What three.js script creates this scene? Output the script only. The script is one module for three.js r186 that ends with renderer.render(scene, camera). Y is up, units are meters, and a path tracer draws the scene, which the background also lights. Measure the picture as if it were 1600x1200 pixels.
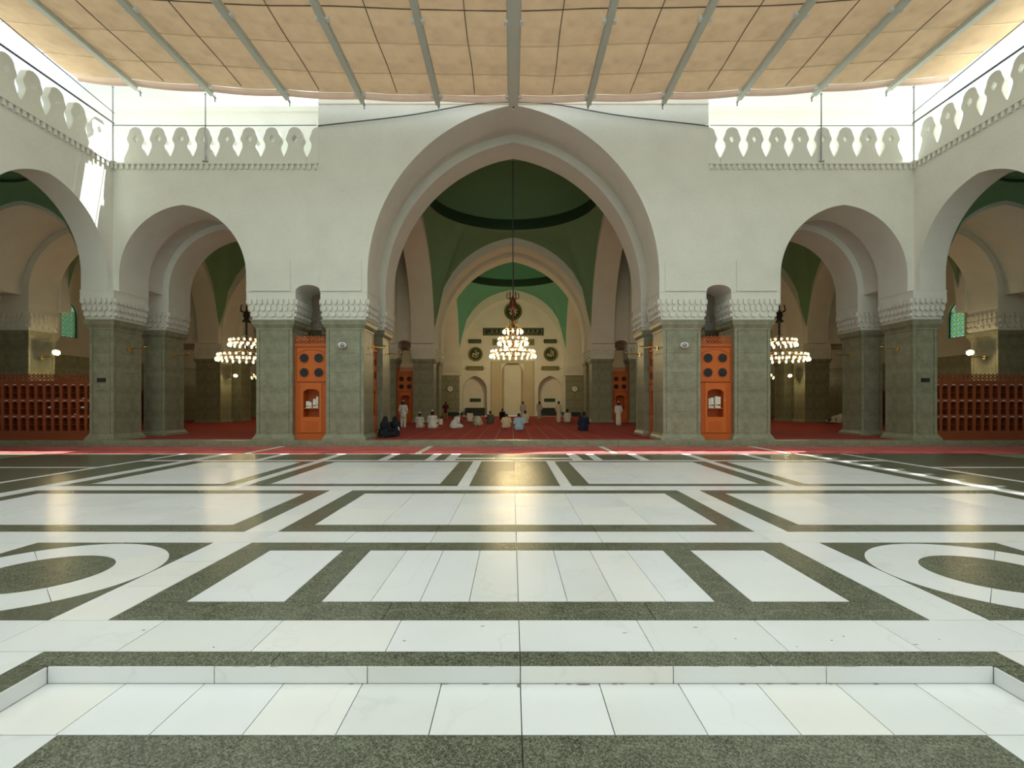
import * as THREE from 'three';
import { mergeGeometries, mergeVertices, toCreasedNormals } from 'three/addons/utils/BufferGeometryUtils.js';

// ---------------------------------------------------------------- camera, sky, sun, exposure
const scene = new THREE.Scene();
const camera = new THREE.PerspectiveCamera(73.74, 4 / 3, 0.1, 400);
camera.position.set(-0.06, 1.9, 0);
camera.lookAt(-0.06, 1.9, -10);
camera.setViewOffset(1600, 1200, 0, -29, 1600, 1200);      // risen lens: verticals stay vertical
const renderer = new THREE.WebGLRenderer({ antialias: true });
renderer.toneMapping = THREE.LinearToneMapping;
renderer.toneMappingExposure = 0.5;
renderer.shadowMap.enabled = true;
const sunDir = new THREE.Vector3(6.9, 14, -2.6).normalize();
scene.background = new THREE.Color().setRGB(2.1, 2.3, 2.42);   // bright hazy sky, one colour all round
const sun = new THREE.DirectionalLight(new THREE.Color().setRGB(0.94, 1.0, 0.99), 22);
sun.position.copy(sunDir).multiplyScalar(80).add(new THREE.Vector3(0, 0, -12));
sun.target.position.set(0, 0, -12);
sun.castShadow = true;
sun.shadow.mapSize.set(4096, 4096);
Object.assign(sun.shadow.camera, { left: -45, right: 45, top: 45, bottom: -45, near: 1, far: 180 });
scene.add(sun, sun.target);

// ---------------------------------------------------------------- helpers
let seed = 7;
const rnd = () => { seed = (seed + 0x6d2b79f5) | 0; let t = Math.imul(seed ^ (seed >>> 15), 1 | seed); t = (t + Math.imul(t ^ (t >>> 7), 61 | t)) ^ t; return ((t ^ (t >>> 14)) >>> 0) / 4294967296; };
const rr = (a, b) => a + (b - a) * rnd();
const taken = {};
const numbered = (n) => { taken[n] = (taken[n] ?? -1) + 1; return taken[n] ? n + '_' + String(taken[n]).padStart(3, '0') : n; };
function uvBox(g) {                                          // texture coordinates in metres, by the way each face points
  const p = g.attributes.position, n = g.attributes.normal, uv = new Float32Array(p.count * 2);
  for (let i = 0; i < p.count; i++) {
    const ax = Math.abs(n.getX(i)), ay = Math.abs(n.getY(i)), az = Math.abs(n.getZ(i));
    const a = ay >= ax && ay >= az ? [p.getX(i), p.getZ(i)] : ax >= az ? [p.getZ(i), p.getY(i)] : [p.getX(i), p.getY(i)];
    uv[2 * i] = a[0]; uv[2 * i + 1] = a[1];
  }
  g.setAttribute('uv', new THREE.BufferAttribute(uv, 2));
  return g;
}
const clean = (g) => { const q = g.index ? g.toNonIndexed() : g; for (const k of Object.keys(q.attributes)) if (!['position', 'normal', 'uv'].includes(k)) q.deleteAttribute(k); return q; };
const merge = (list) => mergeGeometries(list.map((g) => { const q = clean(g); if (!q.attributes.uv) uvBox(q); return q; }));
// a box between x0..x1, y0..y1 and the distances d0..d1 in front of the camera (z = -distance)
function bx(x0, x1, y0, y1, d0, d1) {
  const g = new THREE.BoxGeometry(Math.abs(x1 - x0), Math.abs(y1 - y0), Math.abs(d1 - d0));
  g.translate((x0 + x1) / 2, (y0 + y1) / 2, -(d0 + d1) / 2);
  return uvBox(clean(g));
}
// a bar with four chamfered long top edges (for stones and boards that catch light)
function chamfer(w, h, d, c) {
  const s = new THREE.Shape([[-w / 2 + c, -d / 2], [w / 2 - c, -d / 2], [w / 2, -d / 2 + c], [w / 2, d / 2 - c], [w / 2 - c, d / 2], [-w / 2 + c, d / 2], [-w / 2, d / 2 - c], [-w / 2, -d / 2 + c]].map((p) => new THREE.Vector2(...p)));
  const g = new THREE.ExtrudeGeometry(s, { depth: h - c, bevelEnabled: true, bevelSegments: 1, bevelThickness: c, bevelSize: 0, bevelOffset: -c * 0.5, steps: 1 });
  g.rotateX(-Math.PI / 2); g.computeBoundingBox(); g.translate(0, -g.boundingBox.min.y, 0);
  return uvBox(clean(g));
}
function tube(pts, r, seg = 8, n) { return clean(new THREE.TubeGeometry(new THREE.CatmullRomCurve3(pts.map((p) => new THREE.Vector3(...p))), n ?? Math.max(2, pts.length * 4), r, seg)); }
function rod(a, b, r, r2 = r, seg = 10) {
  const A = new THREE.Vector3(...a), B = new THREE.Vector3(...b), L = A.distanceTo(B);
  const g = new THREE.CylinderGeometry(r2, r, L, seg);
  g.translate(0, L / 2, 0); g.applyQuaternion(new THREE.Quaternion().setFromUnitVectors(new THREE.Vector3(0, 1, 0), B.clone().sub(A).normalize())); g.translate(A.x, A.y, A.z);
  return clean(g);
}
const lathe = (pts, seg = 24) => clean(new THREE.LatheGeometry(pts.map((p) => new THREE.Vector2(p[0], p[1])), seg));
function mesh(name, geo, mat, parent) {
  const m = new THREE.Mesh(geo, mat); m.name = parent ? name : numbered(name); m.castShadow = m.receiveShadow = true; (parent ?? scene).add(m); return m;
}
function struct(name, geo, mat, label) { const m = mesh(name, geo, mat); m.userData = { kind: 'structure' }; if (label) m.userData.label = label; return m; }
function structGroup(name, label) { const g = new THREE.Group(); g.name = numbered(name); g.userData = { kind: 'structure' }; if (label) g.userData.label = label; scene.add(g); return g; }
function thing(name, label, category, pos = [0, 0, 0], turn = 0, group) {
  const o = new THREE.Group(); o.name = numbered(name); o.position.set(...pos); o.rotation.y = turn; o.userData = { label, category }; if (group) o.userData.group = group; scene.add(o); return o;
}
function copy(src, name, label, pos, turn, group) {
  const o = src.clone(); o.name = numbered(name); o.position.set(...pos); o.rotation.y = turn; o.userData = { ...src.userData, label }; if (group) o.userData.group = group; scene.add(o); return o;
}
function tag(o, label, category, group) { o.userData = { label, category }; if (group) o.userData.group = group; return o; }

// ---------------------------------------------------------------- textures
const lattice = new Float32Array(65536).map(() => rnd());
function vnoise(x, y, per) {                                  // tileable value noise
  const xi = Math.floor(x), yi = Math.floor(y), fx = x - xi, fy = y - yi, w = (a, b) => lattice[((((a % per) + per) % per) * 131 + (((b % per) + per) % per) * 7919) & 65535];
  const u = fx * fx * (3 - 2 * fx), v = fy * fy * (3 - 2 * fy);
  return (w(xi, yi) * (1 - u) + w(xi + 1, yi) * u) * (1 - v) + (w(xi, yi + 1) * (1 - u) + w(xi + 1, yi + 1) * u) * v;
}
function fbm(u, v, base, oct) { let s = 0, a = 0.5, t = 0; for (let o = 0; o < oct; o++) { s += a * vnoise(u * base, v * base, base); t += a; a *= 0.5; base *= 2; } return s / t; }
function tex(n, f, { srgb = true, size = 1 } = {}) {
  const data = new Uint8Array(n * n * 4);
  for (let y = 0; y < n; y++) for (let x = 0; x < n; x++) { const c = f(x / n, y / n), i = (y * n + x) * 4; for (let k = 0; k < 3; k++) data[i + k] = Math.max(0, Math.min(255, 255 * (c.length ? c[k] : c))); data[i + 3] = 255; }
  const t = new THREE.DataTexture(data, n, n); t.wrapS = t.wrapT = THREE.RepeatWrapping; t.magFilter = THREE.LinearFilter; t.minFilter = THREE.LinearMipmapLinearFilter; t.generateMipmaps = true;
  if (srgb) t.colorSpace = THREE.SRGBColorSpace; t.repeat.set(1 / size, 1 / size); t.needsUpdate = true; return t;
}
const mul = (c, k) => c.map((x) => x * k);
const graniteTex = tex(512, (u, v) => { const a = fbm(u, v, 128, 2), b = fbm(u, v, 64, 2), c = fbm(u, v, 6, 3); const k = 0.74 + 0.75 * (a - 0.5) + 0.3 * (b - 0.5) + 0.16 * (c - 0.5); return [k * 0.985, k, k * 0.9]; }, { size: 0.9 });
const pillarTex = tex(512, (u, v) => { const a = fbm(u, v, 128, 2), b = fbm(u, v, 64, 2), c = fbm(u, v, 4, 4); const k = 0.76 + 0.42 * (a - 0.5) + 0.2 * (b - 0.5) + 0.2 * (c - 0.5); return [k, k, k * 0.9]; }, { size: 1.1 });
const marbleTex = tex(1024, (u, v) => { const w = fbm(u, v, 4, 5), q = Math.abs(Math.sin((u * 3 + v + w * 2.2) * Math.PI)), vein = Math.pow(1 - q, 14) * 0.05 * fbm(v, u, 5, 3), c = fbm(u + 0.3, v, 3, 4), k = 0.955 + 0.05 * (c - 0.5) - vein; const warm = 0.03 * Math.max(0, fbm(v, u, 3, 4) - 0.52); return [k, k - warm * 0.5, k - 0.012 - warm * 2]; }, { size: 3.1 });
const plasterTex = tex(512, (u, v) => { const k = 0.97 + 0.05 * (fbm(u, v, 4, 5) - 0.5) + 0.025 * (fbm(u, v, 64, 2) - 0.5); return [k, k, k * 0.99]; }, { size: 3.7 });
const plasterBump = tex(256, (u, v) => 0.5 + 0.5 * (fbm(u, v, 32, 3) - 0.5), { srgb: false, size: 1.3 });
const woodTex = tex(512, (u, v) => { const g = fbm(u, v, 4, 2), s = Math.sin((u * 9 + 0.8 * fbm(u, v * 0.25, 4, 3) + g) * Math.PI * 2), f = fbm(u, v, 64, 2); const k = 0.88 + 0.1 * s * 0.5 + 0.14 * (f - 0.5); return [k, k * 0.98, k * 0.94]; }, { size: 0.5 });
const fabricTex = tex(512, (u, v) => { const w = Math.sin(u * 512 * 0.7) * 0.02 + Math.sin(v * Math.PI * 2 * 90) * 0.03, c = fbm(u, v, 5, 4); const k = 0.93 + w + 0.14 * (c - 0.5); return [k, k * 0.99, k * 0.96]; }, { size: 1.9 });
function carpetTexture(period) {                              // prayer carpet: red field, a pale line between places, small motifs
  return tex(512, (u, v) => {
    const f = fbm(u, v, 64, 2), n = fbm(u, v, 8, 3), e = Math.min(u, 1 - u), row = Math.min(v, 1 - v);
    let c = [0.60, 0.125, 0.09];
    if (e < 0.028) c = [0.66, 0.5, 0.38]; else if (e < 0.05) c = [0.36, 0.07, 0.06]; else if (row < 0.02) c = [0.47, 0.17, 0.12]; else if (e > 0.1 && e < 0.13) c = [0.50, 0.11, 0.08];
    const m = Math.hypot((u - 0.5) * 1.4, v - 0.5); if (Math.abs(m - 0.3) < 0.012) c = [0.5, 0.13, 0.1];
    return mul(c, 0.82 + 0.3 * (f - 0.5) + 0.3 * n);
  }, { size: period });
}
const carpetTex = carpetTexture(0.81);
const oldCarpetTex = tex(512, (u, v) => { const f = fbm(u, v, 90, 2), n = fbm(u, v, 5, 4), row = Math.abs(((v * 4) % 1) - 0.5); let c = row > 0.44 ? [0.80, 0.50, 0.47] : [0.80, 0.37, 0.35]; const k = 0.7 + 0.35 * f + 0.35 * (n - 0.35); return mul(c, k); }, { size: 2.9 });
const stripeTex = tex(128, (u, v) => (Math.sin(u * Math.PI * 2 * 8) > 0.2 ? [0.42, 0.44, 0.4] : [0.2, 0.21, 0.2]), { size: 0.5 });

// ---------------------------------------------------------------- materials
const std = (o) => new THREE.MeshStandardMaterial({ roughness: 0.8, ...o });
const lin = (r, g, b) => new THREE.Color().setRGB(r, g, b);
const M = {
  plaster: std({ color: lin(0.79, 0.795, 0.72), map: plasterTex, bumpMap: plasterBump, bumpScale: 0.004, roughness: 0.9 }),
  green: std({ color: lin(0.20, 0.36, 0.20), map: plasterTex, roughness: 0.9 }),
  jade: std({ color: lin(0.14, 0.40, 0.28), map: plasterTex, roughness: 0.9 }),
  granite: std({ color: lin(0.46, 0.475, 0.40), map: pillarTex, roughness: 0.42 }),
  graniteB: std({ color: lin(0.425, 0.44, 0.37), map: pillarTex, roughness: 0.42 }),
  floorDark: std({ color: lin(0.21, 0.225, 0.19), map: graniteTex, roughness: 0.26 }),
  floorDarkB: std({ color: lin(0.19, 0.20, 0.165), map: graniteTex, roughness: 0.3 }),
  marble: std({ color: lin(0.84, 0.85, 0.88), map: marbleTex, roughness: 0.26 }),
  marbleB: std({ color: lin(0.80, 0.81, 0.825), map: marbleTex, roughness: 0.3 }),
  marbleC: std({ color: lin(0.86, 0.855, 0.845), map: marbleTex, roughness: 0.28 }),
  joint: std({ color: lin(0.22, 0.20, 0.16), roughness: 0.95 }),
  carpet: std({ color: lin(1.0, 0.72, 0.66), map: carpetTex, roughness: 1 }),
  oldCarpet: std({ color: lin(1, 1, 1), map: oldCarpetTex, roughness: 1 }),
  wood: std({ color: lin(0.70, 0.15, 0.02), map: woodTex, roughness: 0.4 }),
  woodLight: std({ color: lin(0.78, 0.19, 0.025), map: woodTex, roughness: 0.4 }),
  rackWood: std({ color: lin(0.36, 0.085, 0.022), map: woodTex, roughness: 0.45 }),
  woodDark: std({ color: lin(0.20, 0.045, 0.018), map: woodTex, roughness: 0.45 }),
  black: std({ color: lin(0.012, 0.013, 0.013), roughness: 0.6 }),
  darkCloth: std({ color: lin(0.01, 0.012, 0.016), roughness: 0.95 }),
  fabric: new THREE.MeshPhysicalMaterial({ color: lin(0.60, 0.43, 0.27), map: fabricTex, roughness: 1, transmission: 0.13, thickness: 0, side: THREE.DoubleSide }),
  paleFabric: new THREE.MeshPhysicalMaterial({ color: lin(0.84, 0.875, 0.89), map: fabricTex, roughness: 1, transmission: 0.42, thickness: 0, side: THREE.DoubleSide }),
  hem: new THREE.MeshPhysicalMaterial({ color: lin(0.58, 0.43, 0.34), map: fabricTex, roughness: 1, transmission: 0.15, thickness: 0, side: THREE.DoubleSide }),
  cord: std({ color: lin(0.16, 0.12, 0.085), roughness: 0.9 }),
  paleCord: std({ color: lin(0.75, 0.62, 0.42), roughness: 0.9 }),
  rib: std({ color: lin(0.60, 0.63, 0.55), roughness: 0.45 }),
  steel: std({ color: lin(0.30, 0.31, 0.30), roughness: 0.4, metalness: 0.6 }),
  wire: std({ color: lin(0.10, 0.105, 0.11), roughness: 0.6 }),
  brass: std({ color: lin(0.70, 0.47, 0.16), roughness: 0.28, metalness: 1 }),
  iron: std({ color: lin(0.03, 0.028, 0.025), roughness: 0.5, metalness: 0.4 }),
  bronze: std({ color: lin(0.22, 0.075, 0.04), roughness: 0.45, metalness: 0.6 }),
  bulb: std({ color: lin(0.9, 0.87, 0.75), emissive: lin(1, 0.93, 0.68), emissiveIntensity: 2.4, roughness: 0.3 }),
  whitePaint: std({ color: lin(0.8, 0.8, 0.78), roughness: 0.5 }),
  stone: std({ color: lin(0.56, 0.51, 0.35), map: plasterTex, roughness: 0.6 }),
  gold: std({ color: lin(0.42, 0.34, 0.10), roughness: 0.45, metalness: 0.4 }),
  darkGreen: std({ color: lin(0.02, 0.055, 0.03), roughness: 0.5 }),
  glass: new THREE.MeshPhysicalMaterial({ color: lin(0.9, 0.95, 0.93), roughness: 0.05, transmission: 1, thickness: 0 }),
  paper: std({ color: lin(0.72, 0.71, 0.60), roughness: 0.8 }),
  skin: std({ color: lin(0.34, 0.19, 0.12), roughness: 0.7 }),
  skinDark: std({ color: lin(0.16, 0.085, 0.055), roughness: 0.7 }),
  hair: std({ color: lin(0.015, 0.012, 0.01), roughness: 0.8 }),
};

// ---------------------------------------------------------------- arches and walls
// two-centred pointed arch: half width a, centres moved apart by c, springing height s
const archRise = (o) => Math.sqrt((o.a + o.c) ** 2 - o.c ** 2) * (o.k ?? 1);
function archY(o, dx) { dx = Math.abs(dx); if (dx >= o.a) return o.s; return o.s + Math.sqrt(Math.max(0, (o.a + o.c) ** 2 - (dx + o.c) ** 2)) * (o.k ?? 1); }
function archPts(o, n = 20) {
  const R = o.a + o.c, end = Math.acos(o.c / R), L = [], Rr = [];
  for (let i = 0; i <= n; i++) { const t = (end * i) / n; L.push([o.cx + o.c - R * Math.cos(t), o.s + R * Math.sin(t) * (o.k ?? 1)]); Rr.unshift([o.cx - o.c + R * Math.cos(t), o.s + R * Math.sin(t) * (o.k ?? 1)]); }
  return L.concat(Rr.slice(1));
}
// wall in the plane of the facade, from distance d0 to d1; openings reach down to yb
function ringGeo(x0, x1, yb, tops, openings, depth, n) {
  const pts = [[x0, yb]];
  for (const o of [...openings].sort((p, q) => p.cx - q.cx)) { pts.push([o.cx - o.a, yb], ...archPts(o, n), [o.cx + o.a, yb]); }
  pts.push([x1, yb], ...tops);
  const out = []; for (const p of pts) { const q = out[out.length - 1]; if (!q || Math.hypot(q[0] - p[0], q[1] - p[1]) > 1e-4) out.push(p); }
  const g = new THREE.ExtrudeGeometry(new THREE.Shape(out.map((p) => new THREE.Vector2(...p))), { depth, bevelEnabled: false });
  g.translate(0, 0, -depth);
  return uvBox(clean(toCreasedNormals(g, 0.5)));
}
const ring = (x0, x1, yb, tops, ops, d0, d1, n) => ringGeo(x0, x1, yb, tops, ops, d1 - d0, n).translate(0, 0, -d0);
// the same wall turned to run along the depth: its own x is the distance, at x from xa to xb
function ringZ(dA, dB, yb, tops, ops, xa, xb, n) {
  const g = ringGeo(dA, dB, yb, tops, ops, xb - xa, n);        // x -> distance
  const m = new THREE.Matrix4().set(0, 0, 1, xb, 0, 1, 0, 0, -1, 0, 0, 0, 0, 0, 0, 1);
  g.applyMatrix4(m);
  return uvBox(g);
}
const ZF = 22.2, FL = 0.26;                                    // facade distance, floor height of the hall
const MAIN = { cx: 0, a: 6.33, c: 1.25, s: 7.33 };
const small = (cx) => ({ cx, a: 2.75, c: 0.32, s: 7.42 });
const slot = (cx) => ({ cx, a: 0.535, c: 0, s: 6.74, k: 0.5 });
const wide = (o, e) => ({ ...o, a: o.a + e });
const YB = 6.73;
// facade: front order, recess, rear order
const frontOps = [MAIN, ...[-1, 1].flatMap((s) => [slot(8.91 * s), small(14.34 * s), small(21.3 * s)])];
const facade = structGroup('wall_facade', 'white plaster facade with a tall pointed central arch');
mesh('front_wall', ring(-30.3, 30.3, YB, [[30.3, 12.28], [8.46, 12.28], [8.46, 17], [-8.46, 17], [-8.46, 12.28], [-30.3, 12.28]], frontOps, ZF, ZF + 1.8, 28), M.plaster, facade);
for (const s of [-1, 1]) for (const [a, b] of [[9.66, 11.43], [6.58, 8.38]]) mesh('raised_panel', bx(s * a, s * b, YB, 8.06, ZF - 0.055, ZF + 0.02), M.plaster, facade);
mesh('cornice_ledge', bx(-8.46, 8.46, 14.83, 14.93, ZF - 0.05, ZF + 0.1), M.plaster, facade);
const rearOps = [MAIN, ...[-1, 1].flatMap((s) => [slot(8.91 * s), small(14.34 * s), small(21.3 * s)])];
const rearWall = structGroup('wall_arcade', 'white plaster inner arcade behind the facade');
mesh('recess_wall', ring(-30.3, 30.3, YB + 0.5, [[30.3, 12.2], [8.3, 12.2], [8.3, 16.9], [-8.3, 16.9], [-8.3, 12.2], [-30.3, 12.2]], [wide(MAIN, 0.4), ...[-1, 1].flatMap((s) => [wide(small(14.34 * s), 0.3), wide(small(21.3 * s), 0.3)])], ZF + 1.8, ZF + 3.2, 24), M.plaster, rearWall);
mesh('rear_wall', ring(-30.3, 30.3, YB, [[30.3, 16.3], [-30.3, 16.3]], rearOps, ZF + 3.2, ZF + 4.9, 28), M.plaster, rearWall);

// battlement merlons
function merlonShape(half) {
  const k = 0.00694, prof = [[0, 0], [15, 3], [28, 10], [38, 25], [43, 45], [48, 55], [54, 72], [52, 84], [45, 94], [41, 104], [40, 122], [46, 140], [54, 160], [63, 178], [71, 190], [71, 228]];
  const R = prof.map(([w, y]) => new THREE.Vector2(w * k, 13.84 - y * k));
  if (half) { const s = new THREE.Shape([...R, new THREE.Vector2(0, 13.84 - 228 * k)]); return s; }
  const L = prof.slice(1).reverse().map(([w, y]) => new THREE.Vector2(-w * k, 13.84 - y * k));
  const s = new THREE.Shape([...R, ...L]);
  s.holes.push(new THREE.Path([[0, 48], [12, 62], [16, 72], [11, 84], [0, 98], [-11, 84], [-16, 72], [-12, 62]].map(([w, y]) => new THREE.Vector2(w * k, 13.84 - y * k))));
  return s;
}
const merGeo = (h) => uvBox(clean(toCreasedNormals(new THREE.ExtrudeGeometry(merlonShape(h), { depth: 0.26, bevelEnabled: true, bevelSize: 0.012, bevelThickness: 0.012, bevelSegments: 1, curveSegments: 4 }).translate(0, 0, -0.26), 0.5)));
const merlonGeo = merGeo(false), halfMerlonGeo = merGeo(true);
for (const s of [-1, 1]) {
  for (let i = 0; i < 8; i++) mesh('merlon', merlonGeo, M.plaster, facade).position.set(s * (16.38 - 0.985 * i), 0, -ZF);
  const h = mesh('half_merlon', halfMerlonGeo, M.plaster, facade); h.position.set(s * 8.46, 0, -ZF - (s < 0 ? 0.26 : 0)); if (s < 0) h.rotation.y = Math.PI;
  const t = [];
  for (let i = 0; i < 36; i++) t.push(bx(s * (8.5 + i * 0.2465), s * (8.62 + i * 0.2465), 12.0, 12.2, ZF - 0.09, ZF));
  t.push(bx(s * 8.46, s * 17.36, 12.2, 12.27, ZF - 0.11, ZF));
  mesh('dentil_band', merge(t), M.plaster, facade);
}
// side walls of the courtyard
const sideCentres = [19.15, 12.05, 4.95, -2.15, -9.25];
for (const s of [-1, 1]) {
  const w = structGroup(s < 0 ? 'wall_left' : 'wall_right', 'white plaster side arcade of the courtyard with battlements');
  const xa = s < 0 ? -18.5 : 17.36;
  mesh('arcade_wall', ringZ(-14, ZF + 0.02, YB, [[ZF + 0.02, 12.28], [-14, 12.28]], sideCentres.map(small), xa, xa + 1.14, 20), M.plaster, w);
  for (let i = 0; i < sideCentres.length; i++) { const d = sideCentres[i] - 3.55; mesh('pier', merge([bx(xa + 0.05, xa + 1.09, 0, YB, d - 0.62, d + 0.62), bx(xa, xa + 1.14, 5.6, YB, d - 0.8, d + 0.8)]), M.granite, w); }
  for (let i = 0; i < 17; i++) { const m = mesh('merlon', merlonGeo, M.plaster, w); m.rotation.y = s < 0 ? Math.PI / 2 : -Math.PI / 2; m.position.set(s * 17.36, 0, -(21.45 - 0.985 * i)); }
  const t = [];
  for (let i = 0; i < 72; i++) t.push(bx(s * 17.27, s * 17.36, 12.0, 12.2, 22.1 - i * 0.2465 - 0.12, 22.1 - i * 0.2465));
  t.push(bx(s * 17.25, s * 17.36, 12.2, 12.27, 4, 22.2));
  mesh('dentil_band', merge(t), M.plaster, w);
  // gallery behind the arcade: outer wall, roof
  const gw = struct(s < 0 ? 'wall_gallery_left' : 'wall_gallery_right', bx(s * 24.2, s * 24.6, 0, 12.3, -14, 22.1), M.plaster);
  gw.userData.label = 'white outer wall of the side gallery';
  struct('roof_slab', bx(s * 17.7, s * 24.6, 12.0, 12.25, -14, 22.4), M.plaster);
  struct('floor_gallery', bx(s * 17.4, s * 24.4, -0.3, 0, -14, 22.05), M.granite);
  struct(s < 0 ? 'wall_end_left' : 'wall_end_right', bx(s * 24.0, s * 30.7, -0.2, 6.9, 22.25, 22.7), M.plaster, 'plain wall closing the hall beside the gallery');
}
{
  const w = structGroup('wall_behind', 'white plaster arcade closing the courtyard behind the viewer');
  mesh('arcade_wall', ring(-24.6, 24.6, 0, [[24.6, 13], [-24.6, 13]], [-2, -1, 0, 1, 2].map((i) => small(i * 7.1)), -15.1, -14, 14), M.plaster, w);
  mesh('back_wall', bx(-24.6, 24.6, 0, 13, -20, -19.7), M.plaster, w);
}

// hall: walls along the depth between the piers, next cross walls, qibla wall, outer walls
const HALL_TOP = 16.3;
const bayA = 6.95;
const bayArch = (cd) => ({ cx: cd, a: bayA, c: 0.55, s: 7.4 });
let nw = 0;
for (const s of [-1, 1]) for (const [xa, xb] of [[6.4, 8.25], [9.5, 11.5], [23.9, 25.6]]) {
  for (const cd of [34.6, 54.4]) struct('wall_bay', ringZ(cd - 7.5, cd + 7.5, YB, [[cd + 7.5, HALL_TOP], [cd - 7.5, HALL_TOP]], [bayArch(cd)], s < 0 ? -xb : xa, s < 0 ? -xa : xb, 18), M.plaster);
  nw++;
}
for (const s of [-1, 1]) for (const cd of [34.6, 54.4]) struct('wall_pier_fill', bx(s * 8.2, s * 9.6, 14.6, HALL_TOP, cd - 7.5, cd + 7.5), M.plaster);
const sideBig = (cx) => ({ cx, a: 6.2, c: 1.2, s: 7.33 });
for (const [d0, d1, big, yb] of [[42, 43.8, 0, YB], [43.8, 45.2, 0.4, YB + 0.5], [45.2, 47, 0, YB]])
  struct('wall_cross', ring(-30.3, 30.3, yb, [[30.3, HALL_TOP], [-30.3, HALL_TOP]], [wide(MAIN, big), wide(sideBig(17.65), big), wide(sideBig(-17.65), big), ...(big ? [] : [slot(8.91), slot(-8.91)])], d0, d1, 24), M.plaster);
{
  const q = structGroup('wall_qibla', 'cream prayer wall with the mihrab at the far end of the hall');
  const niche = (cx) => ({ cx, a: 1.45, c: 0.35, s: 3.35 });
  mesh('front_wall', ring(-30.3, 30.3, FL, [[30.3, HALL_TOP], [-30.3, HALL_TOP]], [niche(-4.55), niche(4.55), { cx: 0, a: 1.3, c: 0.25, s: 5.4 }], 61.9, 62.8, 14), M.plaster, q);
  mesh('niche_back', bx(-7, 7, FL, 8, 62.8, 63), M.plaster, q);
  // raised arch band on the wall
  const outer = archPts({ cx: 0, a: 7.1, c: 1.3, s: 7.33 }, 24), inner = archPts({ cx: 0, a: 6.2, c: 1.1, s: 7.33 }, 24).reverse();
  const g = new THREE.ExtrudeGeometry(new THREE.Shape([...outer, ...inner].map((p) => new THREE.Vector2(...p))), { depth: 0.35, bevelEnabled: false });
  g.translate(0, 0, -61.95); struct('trim_1', uvBox(clean(toCreasedNormals(g, 0.5))), M.plaster, 'raised white arch band on the prayer wall');
  const mh = structGroup('trim_2', 'pale stone mihrab in the prayer wall');
  for (const s of [-1, 1]) {
    const pl = structGroup(s < 0 ? 'trim_3' : 'trim_4', 'granite pilaster with white corbel on the prayer wall');
    mesh('pilaster', bx(s * 6.4, s * 8.9, FL, 5.15, 61.4, 61.95), M.granite, pl);
    const t = [bx(s * 6.2, s * 9.05, 5.15, 7.6, 61.2, 61.95)];
    for (let i = 0; i < 12; i++) for (let r = 0; r < 2; r++) t.push(bx(s * (6.25 + i * 0.235), s * (6.38 + i * 0.235), 5.5 + r * 0.45, 5.8 + r * 0.45, 61.13, 61.21));
    mesh('pilaster_corbel', merge(t), M.plaster, pl);
    mesh('dado', bx(s * 9.05, s * 30.3, FL, 5.15, 61.75, 61.95), M.granite, pl);
  }
  // mihrab surround of pale stone
  const st = [], blk = (x0, x1, y0, y1, p) => st.push(bx(x0, x1, y0, y1, 61.9 - p, 61.9));
  for (const s of [-1, 1]) { blk(s * 1.35, s * 2.55, FL, 6.9, 0.12); blk(s * 1.35, s * 1.55, FL, 6.3, 0.22); blk(s * 2.35, s * 2.55, FL, 6.9, 0.2); }
  blk(-1.35, 1.35, 6.9 - 0.25, 7.1, 0.12);
  mesh('mihrab_surround', merge(st), M.stone, mh);
  mesh('mihrab_niche', clean(new THREE.CylinderGeometry(1.3, 1.3, 7.2, 24, 1, true, Math.PI / 2, Math.PI).translate(0, FL + 3.6, -62.0)), Object.assign(M.stone.clone(), { side: THREE.DoubleSide }), mh);
}
for (const s of [-1, 1]) {
  const w = structGroup(s < 0 ? 'wall_outer_left' : 'wall_outer_right', 'cream outer wall of the hall with a stained window');
  const xa = s < 0 ? -30.7 : 30.3;
  // wall with one pointed window opening, in four boxes and a head
  mesh('outer_wall', merge([bx(xa, xa + 0.4, 0, HALL_TOP, 22, 34.35), bx(xa, xa + 0.4, 0, HALL_TOP, 35.75, 63), bx(xa, xa + 0.4, 0, 6.35, 34.35, 35.75), ringZ(34.35, 35.75, 7.9, [[35.75, HALL_TOP], [34.35, HALL_TOP]], [{ cx: 35.05, a: 0.69, c: 0.2, s: 7.92 }], xa, xa + 0.4, 8)]), M.plaster, w);
  mesh('dado', bx(s * 30.15, s * 30.3, FL, 5.1, 22.3, 61.9), M.granite, w);
}

// ---------------------------------------------------------------- domes and pendentives
function pendentive(cx, cd, hx, hd, R, yr, ax, ad) {           // surface from the four arch heads to the dome ring
  const n = 96, m = 8, pos = [], idx = [];
  for (let j = 0; j <= m; j++) for (let i = 0; i <= n; i++) {
    const t = (i / n) * Math.PI * 2, c = Math.cos(t), s = Math.sin(t), k = 1 / Math.max(Math.abs(c) / hx, Math.abs(s) / hd), bxx = c * k, bd = s * k;
    const onX = Math.abs(Math.abs(bxx) - hx) < 1e-6, yb = (onX ? archY(ad, bd) : archY(ax, bxx)) + (R > 4 ? 0.62 : 0.18), v = j / m, e = Math.pow(v, 1.5);
    pos.push(cx + bxx * (1 - e) + c * R * e, yb + (yr - yb) * v, -(cd + bd * (1 - e) + s * R * e));
    if (i < n && j < m) { const a = j * (n + 1) + i; idx.push(a, a + 1, a + n + 1, a + 1, a + n + 2, a + n + 1); }
  }
  const g = new THREE.BufferGeometry(); g.setAttribute('position', new THREE.Float32BufferAttribute(pos, 3)); g.setIndex(idx); g.computeVertexNormals();
  return uvBox(clean(g));
}
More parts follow.
